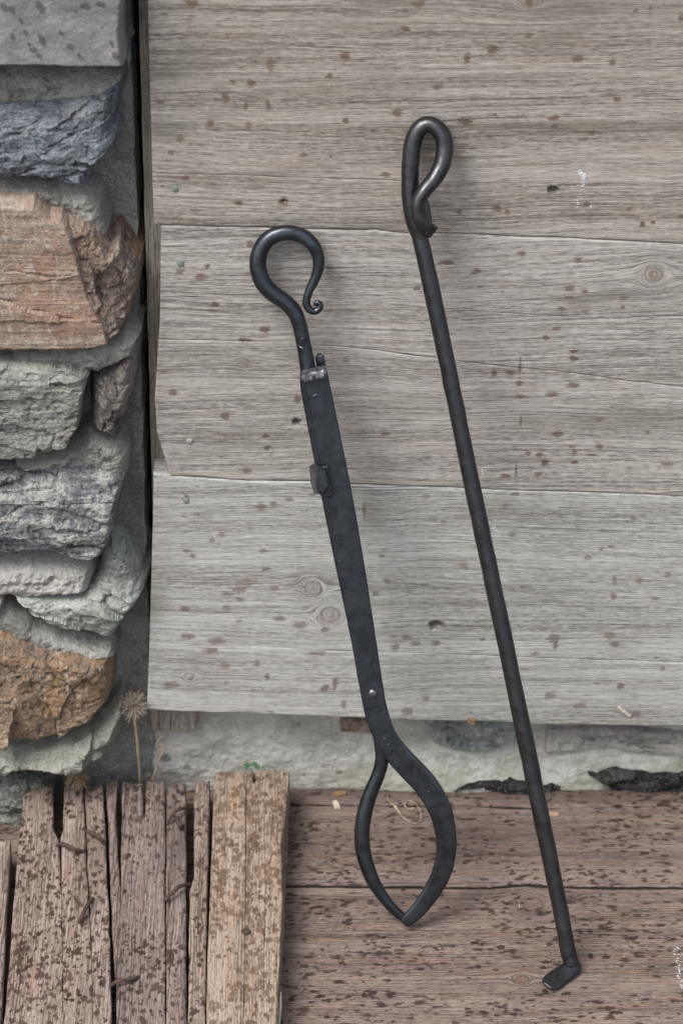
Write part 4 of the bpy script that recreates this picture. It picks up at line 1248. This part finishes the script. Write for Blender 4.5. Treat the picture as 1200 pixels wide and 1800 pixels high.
# ================================================================== FIRE POKER
heel = at_floor(1004, 1703, .0045)
topk = at_wall(752, 217, -.0085)
LP_ = Lean(heel, topk)
PK = empty('fire_poker', (heel[0], heel[1], 0.0), 'long black iron poker with wrapped loop handle, leaning on the planks at the right', 'poker')
L = LP_.row
shaft = [L(722, 345, 0, 26), L(729, 386, 0, 27), L(737, 415, 0, 27.5), L(746, 450, 0, 28), L(765, 540, 0, 28), L(786, 640, 0, 28), L(829, 850, 0, 28.5), L(871, 1050, 0, 28.5),
         L(923, 1300, 0, 29), L(960, 1480, 0, 28.5), L(985, 1602, 0, 28), L(996, 1660, 0, 28), L(1000, 1680, 0, 28.5)]
sweep('shaft', shaft, M_iron_brown, PK, LP_.N, n=260, seg=24, seed=3, wob=.00022)
hd = [L(739, 418, .0, 27), L(730, 392, .0, 31), L(722, 350, .0, 31), L(720.5, 315, .0, 30), L(722, 278, .0, 30), L(727, 246, .0, 30), L(737, 226, .0, 29), L(752, 218, .0, 29),
      L(768, 225, .001, 29), L(779, 243, .002, 29), L(781, 266, .003, 29), L(775, 292, .005, 29), L(762, 315, .008, 27), L(746, 335, .0115, 25), L(735, 353, .0125, 23),
      L(733, 372, .0125, 22), L(738, 389, .012, 23, .0088, 2.3), L(748, 400, .011, 24, .0072, 3), L(758, 406, .0095, 24, .0050, 4), L(761, 408, .0090, 23, .0040, 4)]
sweep('loop_handle', hd, M_iron_brown, PK, LP_.N, n=240, seg=24, seed=5, wob=.0001, cap=(1, .3))
# the lap of the wrapped end against the shaft
sweep('wrap_tip', [L(738, 342, .000, 16, .006, 5), L(744, 360, .000, 20, .006, 5), L(748, 385, .000, 20, .006, 5), L(750, 402, .001, 18, .006, 5)], M_iron_brown, PK, LP_.N, n=40, seg=18, seed=8)
tipf = at_floor(961, 1733, .0050)
mid = at_floor(984, 1717, .0040)
nz = np.array([0, 0, 1.0])
sA = np.array(LP_.p(997.5, 1666, 0)); sB = np.array(LP_.p(1003, 1692, 0))


def foot_n(u):
    k = min(1, max(0, (u - .12) / .38)); k = k * k * (3 - 2 * k)
    v = LP_.N * (1 - k) + (nz * .9 + np.array([.25, -.1, 0])) * k
    return v


sweep('foot', [(*sA, .0110, .0110, 2), (*sB, .0118, .0114, 2.1), (*(heel + np.array([.0002, 0, .0012])), .0132, .0086, 2.4), (*(mid + nz * .0004), .0140, .0056, 2.8),
               (*(mid * .45 + tipf * .55), .0142, .0040, 3.0), (*(mid * .12 + tipf * .88), .0122, .0030, 3), (*tipf, .0085, .0024, 3)], M_iron_brown, PK, foot_n, n=70, seg=28, seed=9, wob=.0001, cap=(1, 1.6),
      label='flattened foot bent forward at the lower end')

# ================================================================== FIRE TONGS
foot_t = at_floor(712, 1626, .004)
top_t = at_wall(509, 409, -.0080)
LT = Lean(foot_t, top_t)
TG = empty('fire_tongs', (foot_t[0], foot_t[1], 0.0), 'black iron fire tongs with scrolled ring handle and closed curved jaws, leaning in the middle', 'tongs')
L = LT.row
stem = [L(553, 535.5, .001, 7), L(557, 531.5, .001, 9), L(562, 534, .001, 10.5), L(561.5, 541.5, .001, 11.5), L(553, 547, .001, 12.5), L(543, 543, .001, 13), L(538.5, 531, .001, 14),
        L(542.5, 513, .001, 14.5), L(553, 491, .001, 17), L(559.5, 470, .001, 19.5), L(558.5, 449, .001, 21.5, None, 2.3), L(549, 429, .001, 23.5, None, 2.6), L(531, 414.5, 0, 25, None, 2.6), L(509, 408.5, 0, 26, None, 2.5),
        L(486.5, 411.5, 0, 27, None, 2.3), L(467.5, 423.5, 0, 28), L(455.5, 446, 0, 29), L(453.5, 470, 0, 29.5), L(462, 496, 0, 29.5), L(478.5, 514.5, 0, 29), L(500.5, 530, 0, 28),
        L(515, 545, 0, 27), L(524.5, 565, 0, 26), L(531, 593, 0, 25.5), L(536, 617, 0, 26), L(541, 649, 0, 27, None, 2.2)]
sweep('ring_handle', stem, M_iron, TG, LT.N, n=420, seg=26, seed=11, wob=.00006, cap=(1, 0))
rear = [L(541, 645, 0, 27, .0110, 2.3), L(545, 668, 0, 36, .0095, 3.2), L(551, 690, 0, 42, .0080, 5), L(577, 820, 0, 44, .0070, 6), L(606, 960, 0, 46, .0070, 6), L(630, 1080, 0, 44, .0070, 6),
        L(654, 1210, 0, 38, .0070, 5), L(666, 1270, 0, 32, .008, 4), L(671, 1310, 0, 27, .0095, 2.8), L(671, 1336, 0, 25, .0102, 2.2), L(665, 1361, 0, 24.5), L(654.5, 1386, 0, 25.5), L(645, 1413, 0, 27),
        L(638.5, 1440, 0, 27.5), L(636, 1468, 0, 27.5), L(638, 1496, 0, 27.5), L(644.5, 1521, 0, 26.5), L(654.5, 1547, 0, 24.5), L(668, 1570, .0, 21.5, .0088), L(684, 1591, .0, 18.5, .0075),
        L(698, 1605, .0, 18, .0062), L(709, 1615, 0, 15, .0050)]
sweep('round_jaw', rear, M_iron, TG, LT.N, n=300, seg=28, seed=12, wob=.00008, label='round curved jaw on the left, continuing up behind the flat bar')
O = .0078
front = [L(554, 655, O, 43, .0052, 7), L(557.5, 672, O, 43, .0050, 7), L(575, 755, O, 45.5, .0050, 7), L(592, 840, O, 46.5, .0050, 7), L(608, 960 - 40, O, 47, .0050, 7),
         L(615, 1000 - 44, O, 47, .0050, 7), L(635, 1090, O, 45, .0050, 7)]
# centreline measured on the photograph, width across the bar
front = [L(553, 655, O, 42, .0052, 7), L(557, 672, O, 42, .0050, 7), L(576, 770, O, 44.5, .0050, 7), L(597, 880, O, 46.5, .0050, 7), L(611, 960, O, 46.5, .0050, 7),
         L(628, 1060, O, 45, .0050, 7), L(643, 1150, O, 42.5, .0050, 7), L(655.5, 1225, O, 41, .0050, 7), L(663, 1258, O, 41, .0050, 7), L(673, 1286, O, 40, .0050, 7), L(692, 1318, O, 41, .0050, 6.5),
         L(716, 1346, O, 43, .0050, 6.5), L(741, 1372, O, 43, .0050, 6.5), L(762, 1401, O, 42, .0050, 6.5), L(776, 1432, O, 40, .0050, 6.5), L(783, 1466, O - .0008, 37, .0050, 6),
         L(783.5, 1503, O - .002, 35, .0050, 6), L(774.5, 1538, O - .003, 33.5, .0052, 5), L(757, 1570, O - .0038, 31, .0054, 4.5), L(736, 1599, O - .0040, 28, .0052, 4), L(720, 1615, O - .0042, 25, .0050, 3.6), L(711, 1624, O - .0044, 20, .0042, 3.2)]
sweep('flat_jaw', front, M_iron, TG, LT.N, n=320, seg=36, seed=13, wob=.00012, cap=(.3, .6), label='long flat bar curving into the right jaw')

A_t = LT.p(650, 1200) - LT.p(560, 700); A_t /= np.linalg.norm(A_t)
U_t = np.cross(A_t, LT.N); U_t /= np.linalg.norm(U_t)
if U_t[0] < 0: U_t = -U_t


def tbox(name, px, py, o0, o1, w, h, bevel, mat, parent, rot=0.0, seed=1, taper=1.0, label=None):
    import bmesh
    c = LT.p(px, py, (o0 + o1) / 2)
    u = U_t * cos(rot) + A_t * sin(rot); a = A_t * cos(rot) - U_t * sin(rot)
    bm = bmesh.new(); bmesh.ops.create_cube(bm, size=1.0)
    r = random.Random(seed)
    for v in bm.verts:
        if v.co.z > 0: v.co.x *= taper; v.co.y *= taper
        v.co.x *= w; v.co.y *= h; v.co.z *= (o1 - o0)
        v.co += Vector((r.uniform(-1, 1), r.uniform(-1, 1), r.uniform(-1, 1))) * .0003
    bmesh.ops.bevel(bm, geom=list(bm.edges), offset=bevel, segments=3, affect='EDGES')
    bm.verts.index_update()
    V = [c + u * v.co.x + a * v.co.y + LT.N * v.co.z for v in bm.verts]
    F = [tuple(v.index for v in f.verts) for f in bm.faces]
    bm.free()
    o = mesh_obj(name, V, F, mat, parent, True, flat_angle=radians(35))
    if label: o['label'] = label
    return o


tbox('collar', 551, 656, .0040, .0170, .0180, .0058, .0014, M_iron_worn, TG, rot=-.04, seed=3, label='worn bright lip across the top of the flat bar')
tbox('lug', 563, 634, -.0075, -.0015, .0062, .0100, .0016, M_iron, TG, seed=4)
tbox('washer', 572, 846, .0095, .0140, .0105, .0245, .0020, M_iron, TG, seed=6)
# faceted head of the stop: a six-sided front
def prism(name, outline, o0, o1, o2, shrink, mat, parent, back=None):
    c = np.mean([LT.p(x, y, o2) for x, y in outline], axis=0)
    rows = [[LT.p(x, y, o0) for x, y in (back or outline)], [LT.p(x, y, o1) for x, y in outline], [c + (LT.p(x, y, o2) - c) * shrink for x, y in outline]]
    n = len(outline); V = [p for r in rows for p in r]; F = []
    for i in range(2):
        for k in range(n): F.append((i * n + k, i * n + (k + 1) % n, (i + 1) * n + (k + 1) % n, (i + 1) * n + k))
    F.append(tuple(2 * n + k for k in range(n)))
    import bmesh
    me = bpy.data.meshes.new('t'); me.from_pydata([tuple(v) for v in V], [], F)
    bm = bmesh.new(); bm.from_mesh(me)
    bmesh.ops.bevel(bm, geom=[e for e in bm.edges if not e.is_boundary], offset=.0004, segments=2, affect='EDGES')
    bm.verts.index_update()
    V = [tuple(v.co) for v in bm.verts]; F = [tuple(v.index for v in f.verts) for f in bm.faces]
    bm.free(); bpy.data.meshes.remove(me)
    return mesh_obj(name, V, F, mat, parent, True, flat_angle=radians(25))


prism('stop_head', [(556, 828), (562, 822), (571, 825), (577, 838), (578, 855), (570, 868), (559, 868), (554, 852)], .001, .0205, .0222, .84, M_iron, TG,
      back=[(543, 819), (552, 815), (572, 820), (576, 838), (576, 858), (566, 869), (552, 868), (546, 850)])['label'] = 'chamfered iron stop at the left edge of the bar'
sweep('stop_tail', [L(575, 855, .011, 10, .004), L(579, 866, .0115, 12, .005), L(577, 873, .0115, 9, .004)], M_iron_brown, TG, LT.N, n=16, seg=14, seed=4)


def tool_nail(name, px, py, o, r, h, mat):
    c = LT.p(px, py, o); vs, fs = [], []
    prof = ((1.0, -.002), (1.0, h * .35), (.86, h * .72), (.6, h * .93), (.3, h))
    for (rr, hh) in prof:
        for k in range(20):
            a = 2 * pi * k / 20; vs.append(c + (U_t * cos(a) + A_t * sin(a)) * r * rr + LT.N * hh)
    for i in range(len(prof) - 1):
        for k in range(20): fs.append((i * 20 + k, i * 20 + (k + 1) % 20, (i + 1) * 20 + (k + 1) % 20, (i + 1) * 20 + k))
    fs.append(tuple((len(prof) - 1) * 20 + k for k in range(20)))
    return mesh_obj(name, vs, fs, mat, TG, True)


tool_nail('rivet', 655, 1219, O + .0025, .0034, .0022, M_iron_rivet)['label'] = 'small round rivet near the lower end of the bar'
# hammered crease below the lip
sweep('crease', [L(545, 699, O + .0019, 4, .0012), L(556, 695, O + .0019, 8, .0018), L(568, 693, O + .0019, 4, .0012)], M_iron, TG, LT.N, n=24, seg=10, seed=2)
# maker's stamp: a ring with a small monogram
sc_ = LT.p(532, 603, .0050)
ringp = []
for k in range(25):
    a = 2 * pi * k / 24
    px, py_ = 532 + 7.6 * cos(a), 603 + 8.4 * sin(a)
    ringp.append((*LT.p(px, py_, .0056 - .0017 * cos(a) ** 2), .0011, .0011, 2))
st_ = sweep('maker_stamp', ringp, M_iron, TG, LT.N, n=48, seg=8, seed=2, wob=0, cap=(0, 0))
st_['label'] = "small round maker's stamp with a monogram on the stem"
for stroke in ([(528.5, 607), (528.5, 599)], [(528, 599), (533, 598), (535.5, 600), (533.5, 602.5), (529, 603)], [(531.5, 603), (535, 605), (537.5, 604)], [(529, 607), (533, 608), (536, 606.5)]):
    rows = [(*LT.p(a, b, .0056), .0010, .0010, 2) for a, b in stroke]
    s2 = sweep('monogram_stroke', rows, M_iron, st_, LT.N, n=12, seg=6, seed=2, wob=0)


# ================================================================== BENT NAILS in the boards
def bent_nail(px_pts, z, parent, r=.0013, arch=.004, head=False, mat=None, ends=(0, -.003)):
    n = len(px_pts); rows = []
    for i, (px, py) in enumerate(px_pts):
        u = i / (n - 1)
        zz = z + .0012 + arch * sin(pi * min(u * 1.1, 1)) ** 1 + (ends[0] if i == 0 else 0) + (ends[1] if i == n - 1 else 0)
        q = at_floor(px, py, zz)
        rows.append((*q, 2 * r, 2 * r, 2.4))
    o = sweep('bent_nail', rows, mat or M_rust, parent, (0, 0, 1.0), n=26, seg=10, seed=int(px_pts[0][0]), wob=.0002)
    return o


bent_nail([(152, 1461), (164, 1466), (175, 1474), (184, 1484)], Z1, bA, .0014)
bent_nail([(107, 1483), (118, 1487), (132, 1494), (149, 1498)], Z1, bA, .0014)
bent_nail([(139, 1622), (147, 1604), (155, 1590), (163, 1580)], Z1, bA, .0013, .003)
bent_nail([(296, 1445), (301, 1434), (311, 1425), (323, 1421), (333, 1420)], Z1, bD, .0014, .005)
bent_nail([(310, 1440), (316, 1450), (319, 1459)], Z1, bD, .0016, .004)
bent_nail([(291, 1583), (302, 1570), (314, 1560), (325, 1556), (334, 1556)], Z1, bD, .0014, .005)
bent_nail([(196, 1733), (204, 1727), (216, 1724), (232, 1722), (245, 1718)], Z1, bD, .0014, .004)
nh = nail_head(432, 1639, 8, M_rust, bF, floor=Z5 + .0002, h=.0016)
# split sliver standing off the right edge of the tan board
sv = [at_floor(px, py, Z5 - .006) for px, py in ((489, 1800), (492, 1770), (494, 1745))]
sweep('sliver', [(*sv[0], .0030, .002, 3), (*sv[1], .0026, .0016, 3), (*sv[2], .0008, .0006, 3)], M_batten, bF, (0, 0, 1.0), n=14, seg=8)

# ================================================================== DRY PLANTS AND LITTER
M_straw = plain_mat('dry_straw', (0.26, 0.20, 0.13), (0.42, 0.34, 0.25), 260, .8, .0003)
M_spike = plain_mat('dry_seed_spikes', (0.26, 0.22, 0.17), (0.44, 0.39, 0.32), 300, .8, .0002)
M_spike_tan = plain_mat('tan_seed_spikes', (0.30, 0.20, 0.12), (0.45, 0.33, 0.22), 300, .8, .0002)
M_leaf = plain_mat('fresh_green_leaf', (0.03, 0.085, 0.035), (0.06, 0.14, 0.06), 400, .55, .0002, .4)
M_chip = plain_mat('fresh_wood_chip', (0.34, 0.21, 0.14), (0.45, 0.31, 0.23), 200, .8)
M_orange = plain_mat('orange_lichen', (0.17, 0.095, 0.05), (0.27, 0.17, 0.10), 500, .9)
M_pale = plain_mat('pale_husk', (0.40, 0.35, 0.28), (0.55, 0.50, 0.42), 400, .8)


def seed_head(c, R, n, seed, mat, parent, name='flower_head'):
    r = random.Random(seed); vs, fs = [], []
    c = np.array(c)
    for k in range(n):
        z = 1 - 2 * (k + .5) / n; a = k * 2.39996 + r.uniform(-.3, .3)
        q = math.sqrt(1 - z * z)
        d = np.array([q * cos(a), q * sin(a), z]) + np.array([r.gauss(0, .12) for _ in range(3)]); d /= np.linalg.norm(d)
        s = np.cross(d, (0.3, .2, .9)); s /= np.linalg.norm(s); t = np.cross(d, s)
        ln = R * r.uniform(.72, 1.05); w = R * .021
        bend = np.array([r.gauss(0, .07) for _ in range(3)]) * R
        i0 = len(vs)
        for (u, ww) in ((.1, .8), (.55, 1.0), (.9, 1.2), (1.0, .2)):
            p = c + d * ln * u + bend * u * u
            for q3 in range(3):
                an = q3 * 2.0944
                vs.append(p + (s * cos(an) + t * sin(an)) * w * ww)
        for j in range(3):
            for q3 in range(3):
                fs.append((i0 + j * 3 + q3, i0 + j * 3 + (q3 + 1) % 3, i0 + (j + 1) * 3 + (q3 + 1) % 3, i0 + (j + 1) * 3 + q3))
    # small knotty core
    i0 = len(vs)
    for i in range(5):
        th = pi * (i + .5) / 5
        for k in range(8):
            a = 2 * pi * k / 8; vs.append(c + np.array([sin(th) * cos(a), sin(th) * sin(a), cos(th)]) * R * .17)
    for i in range(4):
        for k in range(8): fs.append((i0 + i * 8 + k, i0 + i * 8 + (k + 1) % 8, i0 + (i + 1) * 8 + (k + 1) % 8, i0 + (i + 1) * 8 + k))
    return mesh_obj(name, vs, fs, mat, parent, True)


yp = -.002
hc = at_wall(235, 1240, yp)
st0 = at_wall(247, 1395, .012)
pl = empty('dried_plant', (st0[0], st0[1], 0), 'tall dried plant with a grey spiky round seed head in front of the wall corner', 'plant')
seed_head(hc, .0122, 230, 5, M_spike, pl)
sweep('stem', [(*(at_floor(249, 1385, 0.0) * np.array([1, 0, 0]) + np.array([0, .012, 0.0])), .0022, .0022, 2), (*at_wall(246, 1372, .008), .0021, .0021, 2), (*at_wall(243, 1330, .002), .0020, .0020, 2), (*at_wall(239, 1285, 0), .0021, .0021, 2), (*at_wall(236, 1255, yp), .0026, .0026, 2),
               (*hc, .002, .002, 2)], M_straw, pl, (0, -1, 0.2), n=50, seg=8, wob=.0002)
h2 = at_wall(136, 1367, -.010)
p2 = empty('dried_plant', (h2[0], h2[1], 0), 'low dried tan seed head peeping up behind the split board end', 'plant')
seed_head(h2, .0108, 130, 8, M_spike_tan, p2)
sweep('stem', [(h2[0] + .002, h2[1] + .002, 0, .002, .002, 2), (h2[0] + .001, h2[1] + .001, h2[2] * .5, .002, .002, 2), (*h2, .002, .002, 2)], M_straw, p2, (0, -1, .2), n=16, seg=8)
y3 = .010
f3 = [at_wall(px, py, y3) for px, py in ((262, 1392), (268, 1370), (276, 1345), (284, 1325), (289, 1314), (282, 1309), (275, 1309))]
o = sweep('dry_stalk', [(*p, .0012, .0012, 2) for p in f3], M_straw, None, (0, -1, .2), n=40, seg=7, wob=.0001)
setp(o, 'short thin dry stalk curling at the tip beside the tall seed head', 'stalk')
f3 = [at_wall(px, py, y3 - .0006) for px, py in ((289, 1314), (279, 1318), (274, 1310), (279, 1300), (288, 1294))]
# a hooked dry tendril hanging on it
o = sweep('dry_tendril', [(*p, .0009, .0009, 2) for p in f3], M_straw, None, (0, -1, .2), n=26, seg=7, wob=.0001)
setp(o, 'tiny pale hooked tendril hanging on the short dry stalk', 'tendril')


def leaf(name, c, d, w, ln, up, mat, parent=None, seed=1):
    d = np.array(d, float); d /= np.linalg.norm(d); up = np.array(up, float); s = np.cross(d, up); s /= np.linalg.norm(s); n_ = np.cross(s, d)
    vs, fs = [], []
    prof = [(0, .08), (.2, .7), (.45, 1), (.7, .8), (.9, .4), (1, .05)]
    for (u, ww) in prof:
        for k in (-1, -.5, 0, .5, 1):
            vs.append(np.array(c) + d * ln * u + s * w * ww * k * .5 + n_ * (abs(k) * w * .18 - ln * .25 * u * u))
    for (u, ww) in prof:
        for k in (-1, -.5, 0, .5, 1):
            vs.append(np.array(c) + d * ln * u + s * w * ww * k * .5 + n_ * (abs(k) * w * .18 - ln * .25 * u * u - .00025))
    for i in range(5):
        for k in range(4):
            a = i * 5 + k; fs.append((a, a + 1, a + 6, a + 5)); fs.append((a + 30, a + 35, a + 36, a + 31))
        fs.append((i * 5, i * 5 + 5, i * 5 + 35, i * 5 + 30)); fs.append((i * 5 + 4, i * 5 + 34, i * 5 + 39, i * 5 + 9))
    return mesh_obj(name, vs, fs, mat, parent, True)


gb = at_floor(446, 1356, Z5)
gp = empty('green_sprout', (gb[0], gb[1] + .004, 0), 'tiny green sprout rising behind the end of the wide tan board', 'plant')
for k, (px, py, dx, dz_, w, ln) in enumerate([(440, 1351, -1, .5, .004, .0055), (441, 1350, .8, .55, .004, .006), (446, 1352, 1, .1, .003, .005), (438, 1353, -.9, -.1, .003, .004), (458, 1355, .9, .3, .0028, .004), (457, 1355, -.8, .2, .0028, .004)]):
    c = at_floor(px, py, Z5) ; c[1] += .003; c[2] += .0005
    leaf('leaf', c, (dx, -.3, dz_), w, ln, (0, -.6, 1), M_leaf, gp)
sweep('stem', [(gb[0], gb[1] + .004, 0, .0012, .0012, 2), (gb[0] - .001, gb[1] + .004, .02, .001, .001, 2), (gb[0] - .002, gb[1] + .003, Z5 + .001, .0008, .0008, 2)], M_leaf, gp, (0, -1, 0), n=12, seg=6)

tw = [(355, 880), (364, 912), (385, 932), (405, 947), (425, 975), (450, 1010), (487, 1038), (530, 1048), (560, 1028), (563, 985), (545, 945), (515, 918), (485, 912), (463, 928), (468, 950), (495, 962), (520, 955)]
rows = []
for i, (a, b) in enumerate(tw):
    q = at_floor(a / 3.529 + 580, b / 3.529 + 1150, .0018 + .0015 * sin(i * 1.1) ** 2)
    rows.append((*q, .0007, .0007, 2))
rows[3] = (*rows[3][:3], .0026, .0020, 2)
rows[4] = (*rows[4][:3], .0012, .0012, 2)
o = sweep('straw_curl', rows, M_straw, None, (0, 0, 1), n=110, seg=7, wob=.0001)
setp(o, 'thin curled dry straw lying on the platform inside the tongs jaws', 'straw')


def litter(name, label, cat, px, py, z, L_, W_, H_, rot, mat, seed, wall=None):
    import bmesh
    c = at_floor(px, py, z) if wall is None else at_wall(px, py, wall)
    bm = bmesh.new(); bmesh.ops.create_cube(bm, size=1.0)
    bmesh.ops.subdivide_edges(bm, edges=list(bm.edges), cuts=2, use_grid_fill=True)
    r = random.Random(seed)
    for v in bm.verts:
        x, y, zz = v.co
        k = 1 - .5 * abs(x) * 1.2
        v.co = Vector((x * L_, y * W_ * k, zz * H_)) + Vector([r.uniform(-1, 1) * min(L_, W_) * .10 for _ in range(3)])
    V = []
    for v in bm.verts:
        x, y, zz = v.co
        xx, yy = x * cos(rot) - y * sin(rot), x * sin(rot) + y * cos(rot)
        V.append(c + (np.array([xx, yy, zz + H_ / 2]) if wall is None else np.array([xx, -zz, yy])))
    F = [tuple(v.index for v in f.verts) for f in bm.faces]
    bm.verts.index_update(); bm.free()
    o = mesh_obj(name, V, F, mat, None, False)
    return setp(o, label, cat)


litter('wood_chip', 'small fresh pinkish wood chip lying on the platform right of the poker', 'wood chip', 973, 1433, .0005, .0075, .0035, .0015, 0.0, M_chip, 3)
litter('seed_husk', 'pale pointed husk lying near the back of the platform left of the tongs', 'husk', 591, 1418, .0005, .0085, .004, .0025, 1.9, M_pale, 4)
litter('dry_leaf', 'small crumpled orange brown leaf scrap beside the pale husk', 'leaf', 597, 1399, .0005, .009, .006, .003, .4, M_orange, 5)
litter('lichen_tuft', 'small orange lichen tuft hanging at the bottom plank edge left of the poker', 'lichen', 828, 1268, .0, .0045, .0065, .0016, 1.4, M_orange, 6, wall=-.001)
litter('straw_bit', 'short pale straw bit stuck at the bottom plank edge near the right side', 'straw', 1097, 1251, .0, .012, .0022, .0016, -.7, M_pale, 7, wall=-.001)
